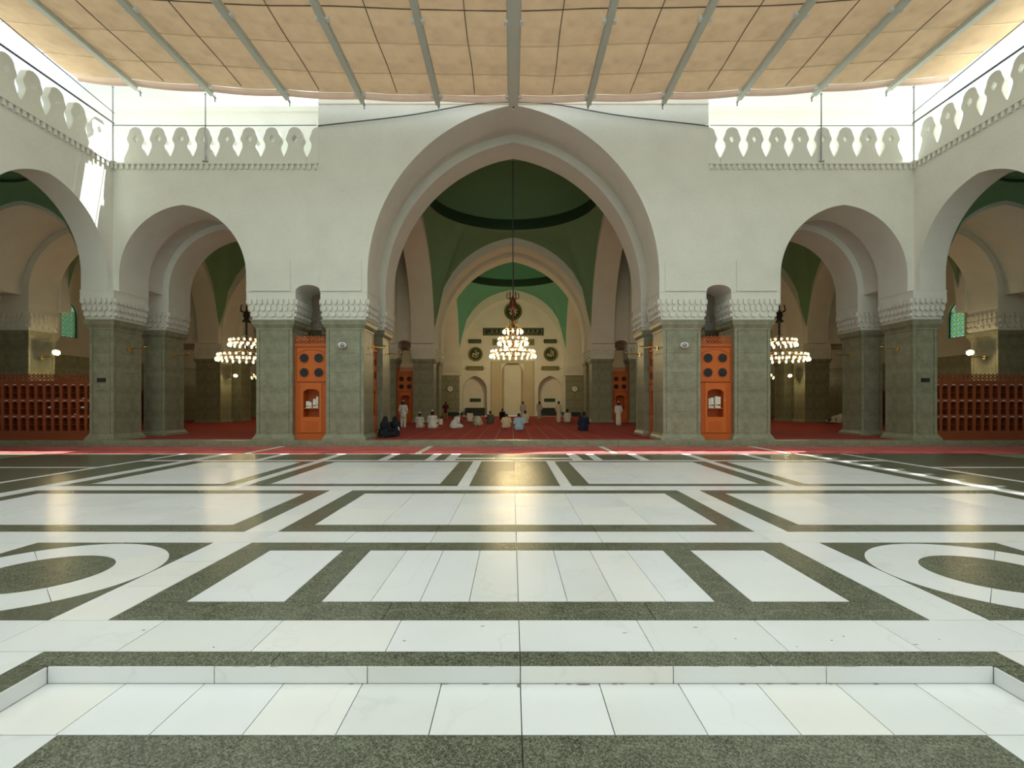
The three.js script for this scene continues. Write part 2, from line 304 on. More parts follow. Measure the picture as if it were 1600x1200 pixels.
function domeBay(cx, cd, hx, hd, R, yr, h, ax, ad, mat, name) {
  const g = structGroup(name, 'green painted dome on pendentives');
  const mm = Object.assign(mat.clone(), { side: THREE.DoubleSide });
  mesh('pendentive', pendentive(cx, cd, hx, hd, R, yr, ax, ad), mm, g);
  const band = h * 0.155;
  mesh('ring_band', lathe([[R, yr], [R - 0.06, yr + 0.03], [R - 0.06, yr + band - 0.03], [R, yr + band]], 64).translate(cx, 0, -cd), Object.assign(M.darkGreen.clone(), { side: THREE.DoubleSide }), g);
  const p = []; for (let i = 0; i <= 18; i++) { const t = (i / 18) * Math.PI / 2; p.push([Math.max(0.001, R * Math.cos(t)), yr + band + h * Math.sin(t)]); }
  mesh('dome_shell', lathe(p, 64).translate(cx, 0, -cd), mm, g);
  return g;
}
const bigX = (cx) => ({ a: 6.33, c: 1.25, s: 7.33 }), bigD = { a: bayA, c: 0.55, s: 7.4 };
for (const cd of [34.6, 54.4]) {
  domeBay(0, cd, 6.4, 7.5, 5.8, 15.5, 5.4, bigX(), bigD, cd < 40 ? M.green : M.jade, 'ceiling_dome');
  for (const s of [-1, 1]) domeBay(s * 17.7, cd, 6.2, 7.5, 5.8, 15.5, 5.4, { a: 6.2, c: 1.2, s: 7.33 }, bigD, M.green, 'ceiling_dome');
}
for (const s of [-1, 1]) for (const cd of [19.15, 12.05]) domeBay(s * 21.35, cd, 2.85, cd > 15 ? 3.05 : 3.5, 2.5, 11.2, 0.7, { a: 2.75, c: 0.32, s: 7.42 }, { a: 2.75, c: 0.32, s: 7.42 }, M.green, 'ceiling_gallery_dome');
{ // roof over the hall with round openings under the outer domes
  const sh = new THREE.Shape([[-30.7, 25.3], [30.7, 25.3], [30.7, 63], [-30.7, 63]].map((p) => new THREE.Vector2(p[0], p[1])));
  for (const x of [-17.7, 0, 17.7]) for (const d of [34.6, 54.4]) { const h = new THREE.Path(); h.absarc(x, d, 6.0, 0, Math.PI * 2, true); sh.holes.push(h); }
  const g = new THREE.ExtrudeGeometry(sh, { depth: 0.25, bevelEnabled: false, curveSegments: 32 }); g.rotateX(-Math.PI / 2); g.translate(0, HALL_TOP, 0);
  struct('roof_hall', uvBox(clean(g)), M.plaster);
  for (const [x, d, R, yc] of [[-17.9, 36.9, 11, 15.6], [17.9, 36.9, 11, 15.6], [0, 34.6, 6.6, 16.4], [0, 54.4, 6.6, 16.4], [-17.7, 57.5, 8.4, 15], [17.7, 57.5, 8.4, 15]]) {
    const p = []; for (let i = 0; i <= 24; i++) { const t0 = Math.asin(Math.max(0, (16.4 - yc) / R)), t = t0 + (i / 24) * (Math.PI / 2 - t0), y = yc + R * Math.sin(t); p.push([Math.max(0.001, R * Math.cos(t)), y]); }
    struct('roof_dome', lathe(p, 64).translate(x, 0, -d), Object.assign(M.plaster.clone(), { side: THREE.DoubleSide }));
  }
  struct('floor_hall', bx(-30.3, 30.3, -0.2, FL - 0.03, 22.1, 63), M.granite);
  const step = structGroup('floor_step', 'grey granite step up to the hall');
  for (let i = 0; i < 32; i++) mesh('step_stone', bx(-24.2 + i * 1.5125 + 0.004, -24.2 + (i + 1) * 1.5125 - 0.004, 0, FL, 22.05, 22.75), i % 3 ? M.granite : M.graniteB, step);
  const c = mesh('prayer_carpet', bx(-30.1, 30.1, FL - 0.03, FL - 0.001, 22.76, 61.35), M.carpet); tag(c, 'red prayer carpet with pale lines covering the hall floor', 'carpet');
}

// ---------------------------------------------------------------- courtyard floor: every slab a piece
{
  const fl = structGroup('floor', 'courtyard floor of white marble and dark granite inlay');
  mesh('bedding', merge([bx(-17.4, 17.4, -0.5, -0.045, 3.7, 22.1), bx(-17.4, -3.42, -0.5, -0.045, -5, 3.7), bx(3.42, 17.4, -0.5, -0.045, -5, 3.7), bx(-3.42, 3.42, -0.5, -0.165, -5, 3.7), bx(-17.4, 17.4, -0.5, -0.045, -14, -5)]), M.joint, fl);
  const W = [M.marble, M.marble, M.marbleB, M.marbleC], D = [M.floorDark, M.floorDark, M.floorDarkB];
  const J = 0.0035;
  function rect(x0, x1, d0, d1, kind, tw = 99, td = 99, y = 0) {
    const nx = Math.max(1, Math.round((x1 - x0) / tw)), nd = Math.max(1, Math.round((d1 - d0) / td)), w = (x1 - x0) / nx, d = (d1 - d0) / nd, dark = kind === 'D';
    for (let i = 0; i < nx; i++) for (let j = 0; j < nd; j++) {
      const g = bx(x0 + i * w + J, x0 + (i + 1) * w - J, y - 0.045, y + rr(-0.0006, 0.0006), d0 + j * d + J, d0 + (j + 1) * d - J);
      const o = rr(0, 3), uv = g.attributes.uv; for (let k = 0; k < uv.count; k++) uv.setXY(k, uv.getX(k) + o, uv.getY(k) + o * 1.7);
      mesh(dark ? 'granite_slab' : 'marble_slab', g, (dark ? D : W)[Math.floor(rnd() * (dark ? 3 : 4))], fl);
    }
  }
  const both = (x0, x1, d0, d1, k, tw, td) => { rect(x0, x1, d0, d1, k, tw, td); rect(-x1, -x0, d0, d1, k, tw, td); };
  // sunken middle
  const L = -0.12;
  rect(-2.82, 2.82, 1.2, 3.11, 'D', 2.82, 99, L); rect(-2.82, 2.82, -4.4, 1.2, 'D', 2.82, 2.8, L);
  rect(-3.4, 3.4, 3.11, 3.68, 'W', 0.567, 99, L);
  rect(-3.4, -2.82, 0.9, 3.11, 'W', 99, 0.74, L); rect(2.82, 3.4, 0.9, 3.11, 'W', 99, 0.74, L);
  rect(-3.4, -2.82, -5, 0.9, 'W', 99, 3, L); rect(2.82, 3.4, -5, 0.9, 'W', 99, 3, L); rect(-2.82, 2.82, -5, -4.4, 'W', 1.9, 99, L);
  const rz = [-3.4, -2.2, -1.1, 0, 1.1, 2.2, 3.4];
  for (let i = 0; i < 6; i++) mesh('riser_slab', bx(rz[i] + J, rz[i + 1] - J, L + 0.002, -0.002, 3.68, 3.72), W[i % 4], fl);
  for (const s of [-1, 1]) for (let i = 0; i < 4; i++) mesh('riser_slab', bx(s * 3.4, s * 3.43, L + 0.002, -0.002, 3.68 - (i + 1) * 2.17 + J, 3.68 - i * 2.17 - J), W[i % 4], fl);
  rect(-3.63, 3.63, 3.69, 3.907, 'D', 1.81, 99); for (const s of [-1, 1]) rect(s < 0 ? -3.63 : 3.41, s < 0 ? -3.41 : 3.63, -5, 3.69, 'D', 99, 2.9);
  // first white strip and the field beside the sunken part
  rect(-4.11, 4.11, 3.907, 4.47, 'W', 1.03, 99); both(4.11, 10.8, 3.907, 4.47, 'W', 1.34, 99); both(3.63, 10.8, 1.5, 3.907, 'W', 1.4, 1.2); both(3.63, 10.8, -5, 1.5, 'W', 3.6, 3.3);
  // row with rings
  rect(-3.59, 3.59, 4.47, 4.887, 'D', 2.4, 99); rect(-3.59, 3.59, 6.58, 6.95, 'D', 2.4, 99);
  both(1.88, 2.23, 4.887, 6.58, 'D'); both(3.17, 3.59, 4.887, 6.58, 'D');
  rect(-1.88, 1.88, 4.887, 6.58, 'W', 0.47, 99); both(2.23, 3.17, 4.887, 6.58, 'W', 99, 99);
  both(3.59, 4.11, 4.47, 6.95, 'W', 99, 0.83);
  both(6.5, 10.8, 4.47, 6.95, 'W', 1.43, 1.24);
  for (const s of [-1, 1]) {
    const cx = s * 5.305, cd = 5.71, put = (name, sh, m, y = 0) => { const g = new THREE.ExtrudeGeometry(sh, { depth: 0.045, bevelEnabled: false, curveSegments: 40 }); g.rotateX(-Math.PI / 2); g.translate(cx, y - 0.045, -cd); mesh(name, uvBox(clean(g)), m, fl); };
    for (const [sx, sy] of [[1, 1], [1, -1], [-1, 1], [-1, -1]]) {           // four corner pieces round the ring
      const sh = new THREE.Shape(), n = 24; sh.moveTo(sx * 1.19, sy * J); sh.lineTo(sx * 1.19, sy * 1.235); sh.lineTo(sx * J, sy * 1.235);
      for (let i = n; i >= 0; i--) { const t = (i / n) * Math.PI / 2; sh.lineTo(sx * Math.max(J, 1.187 * Math.cos(t)), sy * Math.max(J, 1.187 * Math.sin(t))); }
      put('corner_inlay', sh, D[(sx + sy + 2) % 3]);
    }
    for (let q = 0; q < 4; q++) {                                           // ring in four pieces
      const a0 = q * Math.PI / 2 + 0.8, sh = new THREE.Shape(), n = 20; for (let i = 0; i <= n; i++) { const t = a0 + 0.003 + (i / n) * (Math.PI / 2 - 0.006); sh[i ? 'lineTo' : 'moveTo'](1.182 * Math.cos(t), 1.182 * Math.sin(t)); }
      for (let i = n; i >= 0; i--) { const t = a0 + 0.003 + (i / n) * (Math.PI / 2 - 0.006); sh.lineTo(0.655 * Math.cos(t), 0.655 * Math.sin(t)); }
      put('ring_piece', sh, W[q]);
    }
    const disc = new THREE.Shape(); disc.absarc(0, 0, 0.65, 0, Math.PI * 2); put('disc_inlay', disc, D[0]);
    const holes = []; for (let i = 0; i < 26; i++) { const r = Math.sqrt(rnd()) * 0.3, t = rnd() * 6.28; holes.push(new THREE.CylinderGeometry(0.008, 0.008, 0.004, 8).translate(cx + r * Math.cos(t), 0.001, -cd + r * Math.sin(t))); }
    mesh('drain_holes', merge(holes), M.black, fl);
  }
  rect(-3.51, 3.51, 6.95, 7.536, 'W', 1.17, 99); both(3.51, 10.8, 6.95, 7.536, 'W', 1.46, 99);
  // second row
  rect(-3.51, 3.51, 7.536, 7.96, 'D', 2.34, 99); rect(-3.51, 3.51, 10.7, 11.09, 'D', 2.34, 99); both(3.13, 3.51, 7.96, 10.7, 'D', 99, 1.4);
  rect(-3.13, 3.13, 7.96, 10.7, 'W', 1.045, 1.37); both(3.51, 4.0, 7.536, 11.09, 'W', 99, 1.2);
  both(4.0, 10.35, 7.536, 7.96, 'D', 3.2, 99); both(4.0, 10.35, 10.7, 11.09, 'D', 3.2, 99); both(4.0, 4.4, 7.96, 10.7, 'D', 99, 1.4); both(9.95, 10.35, 7.96, 10.7, 'D', 99, 1.4);
  both(4.4, 9.95, 7.96, 10.7, 'W', 1.4, 1.37); both(10.35, 10.8, 7.536, 11.09, 'W', 99, 1.8);
  rect(-10.8, 10.8, 11.09, 11.65, 'W', 1.54, 99);
  // third row
  rect(-1.04, 1.04, 11.65, 16.6, 'D', 1.04, 2.5);
  both(1.04, 1.31, 11.65, 16.6, 'W', 99, 2.5);
  both(1.31, 6.15, 11.65, 11.97, 'D', 2.42, 99); both(1.31, 6.15, 16.34, 16.6, 'D', 2.42, 99); both(1.31, 1.74, 11.97, 16.34, 'D', 99, 2.2); both(5.71, 6.15, 11.97, 16.34, 'D', 99, 2.2);
  both(1.74, 5.71, 11.97, 16.34, 'W', 1.32, 1.46); both(6.15, 6.44, 11.65, 16.6, 'W', 99, 2.5);
  both(6.44, 10.4, 11.65, 11.97, 'D', 2, 99); both(6.44, 10.4, 16.34, 16.6, 'D', 2, 99); both(6.44, 6.8, 11.97, 16.34, 'D', 99, 2.2); both(9.9, 10.4, 11.97, 16.34, 'D', 99, 2.2);
  both(6.8, 9.9, 11.97, 16.34, 'W', 1.55, 1.46); both(10.4, 10.8, 11.65, 16.6, 'W', 99, 2.5);
  rect(-12.1, 12.1, 16.6, 16.9, 'W', 2.42, 99);
  // last rows under the carpets
  const zs = [0, 1.95, 2.3, 2.65, 2.95, 4.2, 4.5, 6.2, 6.5, 8.3, 8.6, 10.4, 10.8, 12.1];
  rect(-1.95, 1.95, 16.9, 17.3, 'D', 1.95, 99); rect(-1.95, 1.95, 17.3, 17.65, 'W', 1.3, 99); rect(-1.95, 1.95, 17.65, 22.05, 'D', 1.95, 2.2);
  for (let i = 1; i < zs.length - 1; i++) both(zs[i], zs[i + 1], 16.9, 22.05, i % 2 ? 'W' : 'D', 1.3, 2.6);
  // outer field
  both(10.8, 12.1, -5, 16.6, 'D', 99, 3.1); both(12.1, 12.3, -5, 22.05, 'W', 99, 3.4); both(12.3, 17.36, 15.1, 22.05, 'D', 2.53, 3.5); both(12.3, 17.36, 14.9, 15.1, 'W', 2.53, 99); both(12.3, 17.36, -5, 14.9, 'D', 2.53, 3.3);
  rect(-17.36, 17.36, -14, -5, 'W', 3.5, 3);
  // broken edges filled with dark mortar along the joints of the step
  const chip = (x, y, d, w, h, flat) => { const n = 9, sh = new THREE.Shape(); for (let i = 0; i < n; i++) { const t = i / n * Math.PI * 2, r = rr(0.6, 1); sh[i ? 'lineTo' : 'moveTo'](Math.cos(t) * w * r, Math.sin(t) * h * r); } const g = new THREE.ExtrudeGeometry(sh, { depth: 0.0025, bevelEnabled: false }); if (flat) g.rotateX(-Math.PI / 2); g.translate(x, y, -d); mesh('mortar_chip', uvBox(clean(g)), M.joint, fl); };
  for (let i = 0; i < 16; i++) chip(rr(-3.3, 3.3), 0.0003, 3.69, rr(0.012, 0.05), rr(0.004, 0.009), true);
  for (let i = 0; i < 14; i++) chip(rr(-1.6, 2.6), L + 0.0005, 3.675, rr(0.012, 0.045), rr(0.005, 0.012), true);
  chip(-0.01, L + 0.0005, 3.65, 0.02, 0.03, true); chip(0.45, L + 0.0005, 3.67, 0.06, 0.012, true);
  for (let i = 0; i < 12; i++) chip(rr(-3.5, 3.6), 0.0003, rr(3.95, 4.42), rr(0.008, 0.025), rr(0.002, 0.006), true);
}
// carpets rolled out in front of the step
{
  const xs = [-23.4, -9.9, -3.55, 3.75, 10.2, 23.4], where = ['at the far left end of the row', 'in front of the left cabinet', 'in front of the central arch', 'in front of the right cabinet', 'at the far right end of the row'];
  for (let i = 0; i < 5; i++) {
    const x0 = xs[i] + 0.06, x1 = xs[i + 1] - 0.06, n = 40, m = 8, pos = [], idx = [];
    for (let b = 0; b <= m; b++) for (let a = 0; a <= n; a++) {
      const x = x0 + (x1 - x0) * a / n, e = Math.min(a, n - a) === 0 || b === 0 || b === m;
      pos.push(x + 0.03 * Math.sin(b * 1.3 + i), e ? 0.004 : 0.018 + 0.012 * vnoise(x * 1.4 + 40, b * 0.9 + i * 5, 64), -(19.0 + 3.0 * b / m + 0.02 * Math.sin(x * 0.9 + i)));
      if (a < n && b < m) { const k = b * (n + 1) + a; idx.push(k, k + 1, k + n + 1, k + 1, k + n + 2, k + n + 1); }
    }
    const g = new THREE.BufferGeometry(); g.setAttribute('position', new THREE.Float32BufferAttribute(pos, 3)); g.setIndex(idx); g.computeVertexNormals();
    const c = thing('runner_carpet', 'worn pinkish red carpet on the courtyard floor ' + where[i], 'carpet', [0, 0, 0], 0, 'carpets in front of the step');
    mesh('pile', uvBox(clean(g)), Object.assign(M.oldCarpet.clone(), { side: THREE.DoubleSide }), c);
    for (const e of [x0, x1]) mesh('border', bx(e - 0.045, e + 0.045, 0.001, 0.022, 19.0, 22.0), M.paper, c);
  }
}

// ---------------------------------------------------------------- canopy
{
  const c = thing('canopy', 'tan retractable fabric canopy stretched over the courtyard', 'canopy');
  const HX = 18.22, D0 = 21.4, D1 = 15.4;
  const cy = (x) => 15.5 - 0.865 * (1 - (x / HX) ** 2);
  const ribX = []; for (let i = -5; i <= 5; i++) ribX.push(i * 3.16);
  const edges = [-HX, ...ribX, HX];
  const seams = []; for (let d = D0 - 1.6; d > D1; d -= 1.64) seams.push(d);
  const drop = (x, d) => { const t = (D0 - 1.6 - d) / 1.64; return 0.09 * Math.abs(Math.sin(t * Math.PI)); };
  for (let i = 0; i < edges.length - 1; i++) {
    const a = edges[i], b = edges[i + 1], n = 8, m = 48, pos = [], idx = [], uv = [];
    for (let q = 0; q <= m; q++) for (let p = 0; p <= n; p++) {
      const x = a + (b - a) * p / n, d = D0 - 0.3 - (D0 - 0.3 - D1) * q / m, mid = Math.sin(Math.PI * p / n);
      pos.push(x, cy(x) - drop(x, d) - 0.06 * mid + 0.02 * vnoise(x * 2 + 60, d * 2 + 60, 128), -d); uv.push(x, d);
      if (p < n && q < m) { const k = q * (n + 1) + p; idx.push(k, k + 1, k + n + 1, k + 1, k + n + 2, k + n + 1); }
    }
    const g = new THREE.BufferGeometry(); g.setAttribute('position', new THREE.Float32BufferAttribute(pos, 3)); g.setAttribute('uv', new THREE.Float32BufferAttribute(uv, 2)); g.setIndex(idx); g.computeVertexNormals();
    const pm = mesh('fabric_panel', g, M.fabric, c);
    const hp = [], hi = []; for (let p = 0; p <= n; p++) { const x = a + (b - a) * p / n, y = cy(x) - drop(x, D0 - 0.3) - 0.06 * Math.sin(Math.PI * p / n); hp.push(x, y, -(D0 - 0.3), x, y + 0.02 - 0.02 * Math.sin(Math.PI * p / n), -D0, x, y - 0.1, -(D0 + 0.02)); if (p < n) { const k = p * 3; for (const o of [0, 1]) hi.push(k + o, k + o + 3, k + o + 1, k + o + 3, k + o + 4, k + o + 1); } }
    const hg = new THREE.BufferGeometry(); hg.setAttribute('position', new THREE.Float32BufferAttribute(hp, 3)); hg.setIndex(hi); hg.computeVertexNormals(); mesh('hem', uvBox(clean(hg)), M.hem, pm);
    const mx = (a + b) / 2; if (b - a > 2.5) mesh('mid_cord', tube(Array.from({ length: 4 }, (_, k) => { const d = D0 - 0.6 - k * 1.64; return [mx + 0.02 * Math.sin(k * 2.1), cy(mx) - 0.19, -d]; }), 0.018, 5, 40), M.cord, pm);
  }
  for (const x of ribX) {
    const w = x === 0 ? 0.4 : 0.2, y = cy(x) - 0.12;
    const r = mesh('rib', merge([bx(x - w / 2, x + w / 2, y - 0.16, y - 0.02, D1, D0 + 0.12), bx(x - w / 2 - 0.04, x + w / 2 + 0.04, y - 0.03, y, D1, D0)]), M.rib, c);
    mesh('rib_tip', merge([rod([x, y - 0.1, -(D0 + 0.1)], [x, y - 0.12, -(D0 + 0.32)], 0.045), rod([x, y - 0.02, -(D0 + 0.28)], [x, y - 0.28, -(D0 + 0.3)], 0.03)]), M.steel, r);
    if (Math.abs(x) < 14) for (const d of [D0 - 0.35, seams[2] + 0.4]) for (const q of [-1, 1]) mesh('bracket', bx(x + q * w / 2, x + q * (w / 2 + 0.13), y - 0.1, y + 0.03, d - 0.08, d + 0.08), M.whitePaint, r);
  }
  seams.forEach((d, k) => mesh('seam_cord', tube(Array.from({ length: 33 }, (_, i) => { const x = -HX + i * HX / 16; return [x, cy(x) - 0.07 + 0.012 * Math.sin(i * 1.7 + k), -(d + 0.04 * Math.sin(i * 0.8 + k))]; }), 0.02, 5, 80), k % 3 === 2 ? M.cord : M.paleCord, c));
  // the paler second canopy overhead, which softens the sun for the rest of the courtyard
  const c2 = thing('pale_canopy', 'pale translucent fabric canopy overhead, next to the tan one', 'canopy');
  for (let i = 0; i < edges.length - 1; i++) {
    const a = edges[i], b = edges[i + 1], n = 6, m = 60, pos = [], idx = [], uv = [];
    for (let q = 0; q <= m; q++) for (let p = 0; p <= n; p++) {
      const x = a + (b - a) * p / n, d = 15.9 - 24.7 * q / m; pos.push(x, cy(x) + 0.25 - drop(x, d) - 0.06 * Math.sin(Math.PI * p / n), -d); uv.push(x, d);
      if (p < n && q < m) { const k = q * (n + 1) + p; idx.push(k, k + 1, k + n + 1, k + 1, k + n + 2, k + n + 1); }
    }
    const g = new THREE.BufferGeometry(); g.setAttribute('position', new THREE.Float32BufferAttribute(pos, 3)); g.setAttribute('uv', new THREE.Float32BufferAttribute(uv, 2)); g.setIndex(idx); g.computeVertexNormals(); mesh('fabric_panel', g, M.paleFabric, c2);
  }
  for (const x of ribX) mesh('rib', bx(x - 0.1, x + 0.1, cy(x) - 0.04, cy(x) + 0.1, -8.8, 15.3), M.rib, c2);
  // guide wires and their posts
  for (const s of [-1, 1]) {
    const side = s < 0 ? 'left' : 'right';
    tag(mesh('guide_wire', tube([[s * 17.2, 13.95, -4], [s * 17.2, 13.9, -13], [s * 17.24, 13.95, -22.1]], 0.035, 6, 12), M.wire), 'dark guide wire along the top of the ' + side + ' battlements', 'wire');
    tag(mesh('guide_wire', tube([[s * 16.7, 14.75, -4], [s * 16.8, 14.7, -13], [s * 17.24, 14.4, -22.1]], 0.018, 6, 12), M.wire), 'thin upper guide wire above the ' + side + ' battlements', 'wire');
    tag(mesh('guide_wire', tube([[s * 17.3, 13.87, -22.1], [s * 13, 13.85, -22.1], [s * 8.5, 13.87, -22.1]], 0.018, 6, 12), M.wire), 'thin wire on the battlements ' + side + ' of the central arch', 'wire');
    tag(mesh('guide_wire', tube([[s * 8.46, 13.87, -22.15], [s * 4.5, 14.3, -22.1], [s * 1.5, 14.78, -22.05], [0, 14.83, -22.05]], 0.026, 6, 16), M.wire), 'dark wire rising to the peak of the central arch from the ' + side, 'wire');
    for (const [x, top, where] of [[17.3, 15.5, 'in the ' + side + ' courtyard corner'], [13.3, 15.2, 'above the ' + side + ' small arch']]) {
      const p = thing('wire_post', 'slim grey steel post standing on the battlements ' + where, 'post', [s * x, 0, -22.12]);
      mesh('pole', rod([0, 12.28, 0], [0, top, 0], 0.03), M.steel, p); mesh('foot', bx(-0.09, 0.09, 12.27, 12.33, -0.09, 0.09), M.steel, p); mesh('cap', rod([0, top, 0], [0, top + 0.06, 0], 0.045), M.steel, p);
    }
  }
}

// ---------------------------------------------------------------- pillars
function hexa(r0, y0, r1, y1) {                                // frustum between two rectangles [x0,x1,d0,d1]
  const P = (r, y) => [[r[0], y, -r[2]], [r[1], y, -r[2]], [r[1], y, -r[3]], [r[0], y, -r[3]]], a = P(r0, y0), b = P(r1, y1), pos = [];
  const quad = (p, q, r, s) => pos.push(...p, ...q, ...r, ...p, ...r, ...s);
  for (let i = 0; i < 4; i++) { const j = (i + 1) % 4; quad(a[i], a[j], b[j], b[i]); }
  quad(b[0], b[1], b[2], b[3]); quad(a[3], a[2], a[1], a[0]);
  const g = new THREE.BufferGeometry(); g.setAttribute('position', new THREE.Float32BufferAttribute(pos, 3)); g.computeVertexNormals(); return uvBox(g);
}
const grow = (r, e) => [r[0] - e, r[1] + e, r[2] - e, r[3] + e];
const mixR = (a, b, t) => a.map((v, i) => v + (b[i] - v) * t);
function teeth(r, y0, y1, out, pitch, list) {                 // a row of small hanging niches round a rectangle
  const W = r[1] - r[0], H = r[3] - r[2];
  const nx = Math.round(W / pitch), nd = Math.round(H / pitch);
  const tooth = (w, h) => { const s = new THREE.Shape([[-w / 2, h], [-w / 2, h * 0.3], [0, 0], [w / 2, h * 0.3], [w / 2, h]].map((p) => new THREE.Vector2(...p))); const g = new THREE.ExtrudeGeometry(s, { depth: out, bevelEnabled: false }); return clean(g); };
  for (let i = 0; i < nx; i++) { const x = r[0] + W * (i + 0.5) / nx, g = tooth(W / nx * 0.72, y1 - y0); list.push(g.clone().translate(x, y0, -r[2]), g.clone().translate(x, y0, -r[3] - out)); }
  for (let i = 0; i < nd; i++) { const d = r[2] + H * (i + 0.5) / nd, g = tooth(H / nd * 0.72, y1 - y0).rotateY(Math.PI / 2); list.push(g.clone().translate(r[1], y0, -d), g.clone().translate(r[0] - out, y0, -d)); }
}
function pillar(label, sh, top, fine, group) {                 // sh, top: rectangles of shaft and of the wall it carries
  const cx = (sh[0] + sh[1]) / 2, cd = (sh[2] + sh[3]) / 2, o = thing('stone_pillar', label, 'pillar', [cx, FL, -cd], 0, group);
  const loc = (r) => [r[0] - cx, r[1] - cx, r[2] - cd, r[3] - cd], S = loc(sh), T = loc(top), Y = (y) => y - FL;
  mesh('base', merge([hexa(grow(S, 0.14), 0, grow(S, 0.12), 0.1), hexa(grow(S, 0.12), 0.1, grow(S, 0.05), 0.2), hexa(grow(S, 0.05), 0.2, grow(S, 0.03), 0.27)]), M.granite, o);
  if (fine) {
    const e = 0.035, h0 = 0.27, h1 = Y(5.1), posts = [];
    const shaft = mesh('shaft', hexa(grow(S, -e), h0, grow(S, -e), h1), M.granite, o);
    for (const [x, d] of [[S[0], S[2]], [S[1], S[2]], [S[0], S[3]], [S[1], S[3]]]) { const sx = x < 0 ? 1 : -1, sd = d < 0 ? 1 : -1; posts.push(bx(x, x + sx * 0.13, h0, h1, d, d + sd * 0.13)); }
    mesh('corner_moulding', merge(posts), M.granite, shaft);
    const ys = [h0, 1.25, 2.15, 2.95, 3.8, h1];
    for (let i = 0; i < 5; i++) {
      const a = ys[i] + 0.004, b = ys[i + 1] - 0.004, m = rnd() < 0.5 ? M.granite : M.graniteB;
      for (const f of [0, 1]) { mesh('granite_panel', bx(S[0] + 0.155, S[1] - 0.155, a, b, f ? S[3] - e - 0.01 : S[2] + 0.008, f ? S[3] - 0.008 : S[2] + e + 0.01), m, shaft); mesh('granite_panel', bx(f ? S[1] - e - 0.01 : S[0] + 0.008, f ? S[1] - 0.008 : S[0] + e + 0.01, a, b, S[2] + 0.155, S[3] - 0.155), m, shaft); }
    }
  } else {
    const posts = [hexa(S, 0.27, S, Y(5.1))];
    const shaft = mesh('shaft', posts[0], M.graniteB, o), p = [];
    for (const [x, d] of [[S[0], S[2]], [S[1], S[2]], [S[0], S[3]], [S[1], S[3]]]) p.push(bx(x - 0.03, x + 0.03, 0.27, Y(5.1), d - 0.03, d + 0.03));
    mesh('corner_moulding', merge(p), M.granite, shaft);
  }
  mesh('cornice', merge([hexa(grow(S, 0.02), Y(5.06), grow(S, 0.03), Y(5.14)), hexa(grow(S, 0.03), Y(5.14), grow(S, 0.12), Y(5.28)), hexa(grow(S, 0.12), Y(5.28), grow(S, 0.15), Y(5.44)), hexa(grow(S, 0.17), Y(5.44), grow(S, 0.17), Y(5.49))]), M.granite, o);
  const B = grow(S, 0.1), lv = (t) => mixR(B, grow(T, -0.005), t), body = mesh('corbel', merge([hexa(lv(0), Y(5.49), lv(0.3), Y(5.8)), hexa(lv(0.36), Y(5.8), lv(0.6), Y(6.08)), hexa(lv(0.66), Y(6.08), lv(0.9), Y(6.38)), hexa(lv(1), Y(6.38), lv(1), Y(YB))]), M.plaster, o);
  for (const [t, y0, y1, pitch] of [[0.2, 5.6, 5.78, 0.34], [0.5, 5.84, 6.08, 0.24], [0.82, 6.12, 6.38, 0.24]]) { const l = []; teeth(lv(t - 0.02), Y(y0), Y(y1), 0.085, pitch, l); mesh('muqarnas_course', uvBox(merge(l)), M.plaster, body); }
  mesh('corbel_line', hexa(grow(lv(1), 0.012), Y(YB) - 0.04, grow(lv(1), 0.012), Y(YB) - 0.015), M.plaster, body);
  return o;
}
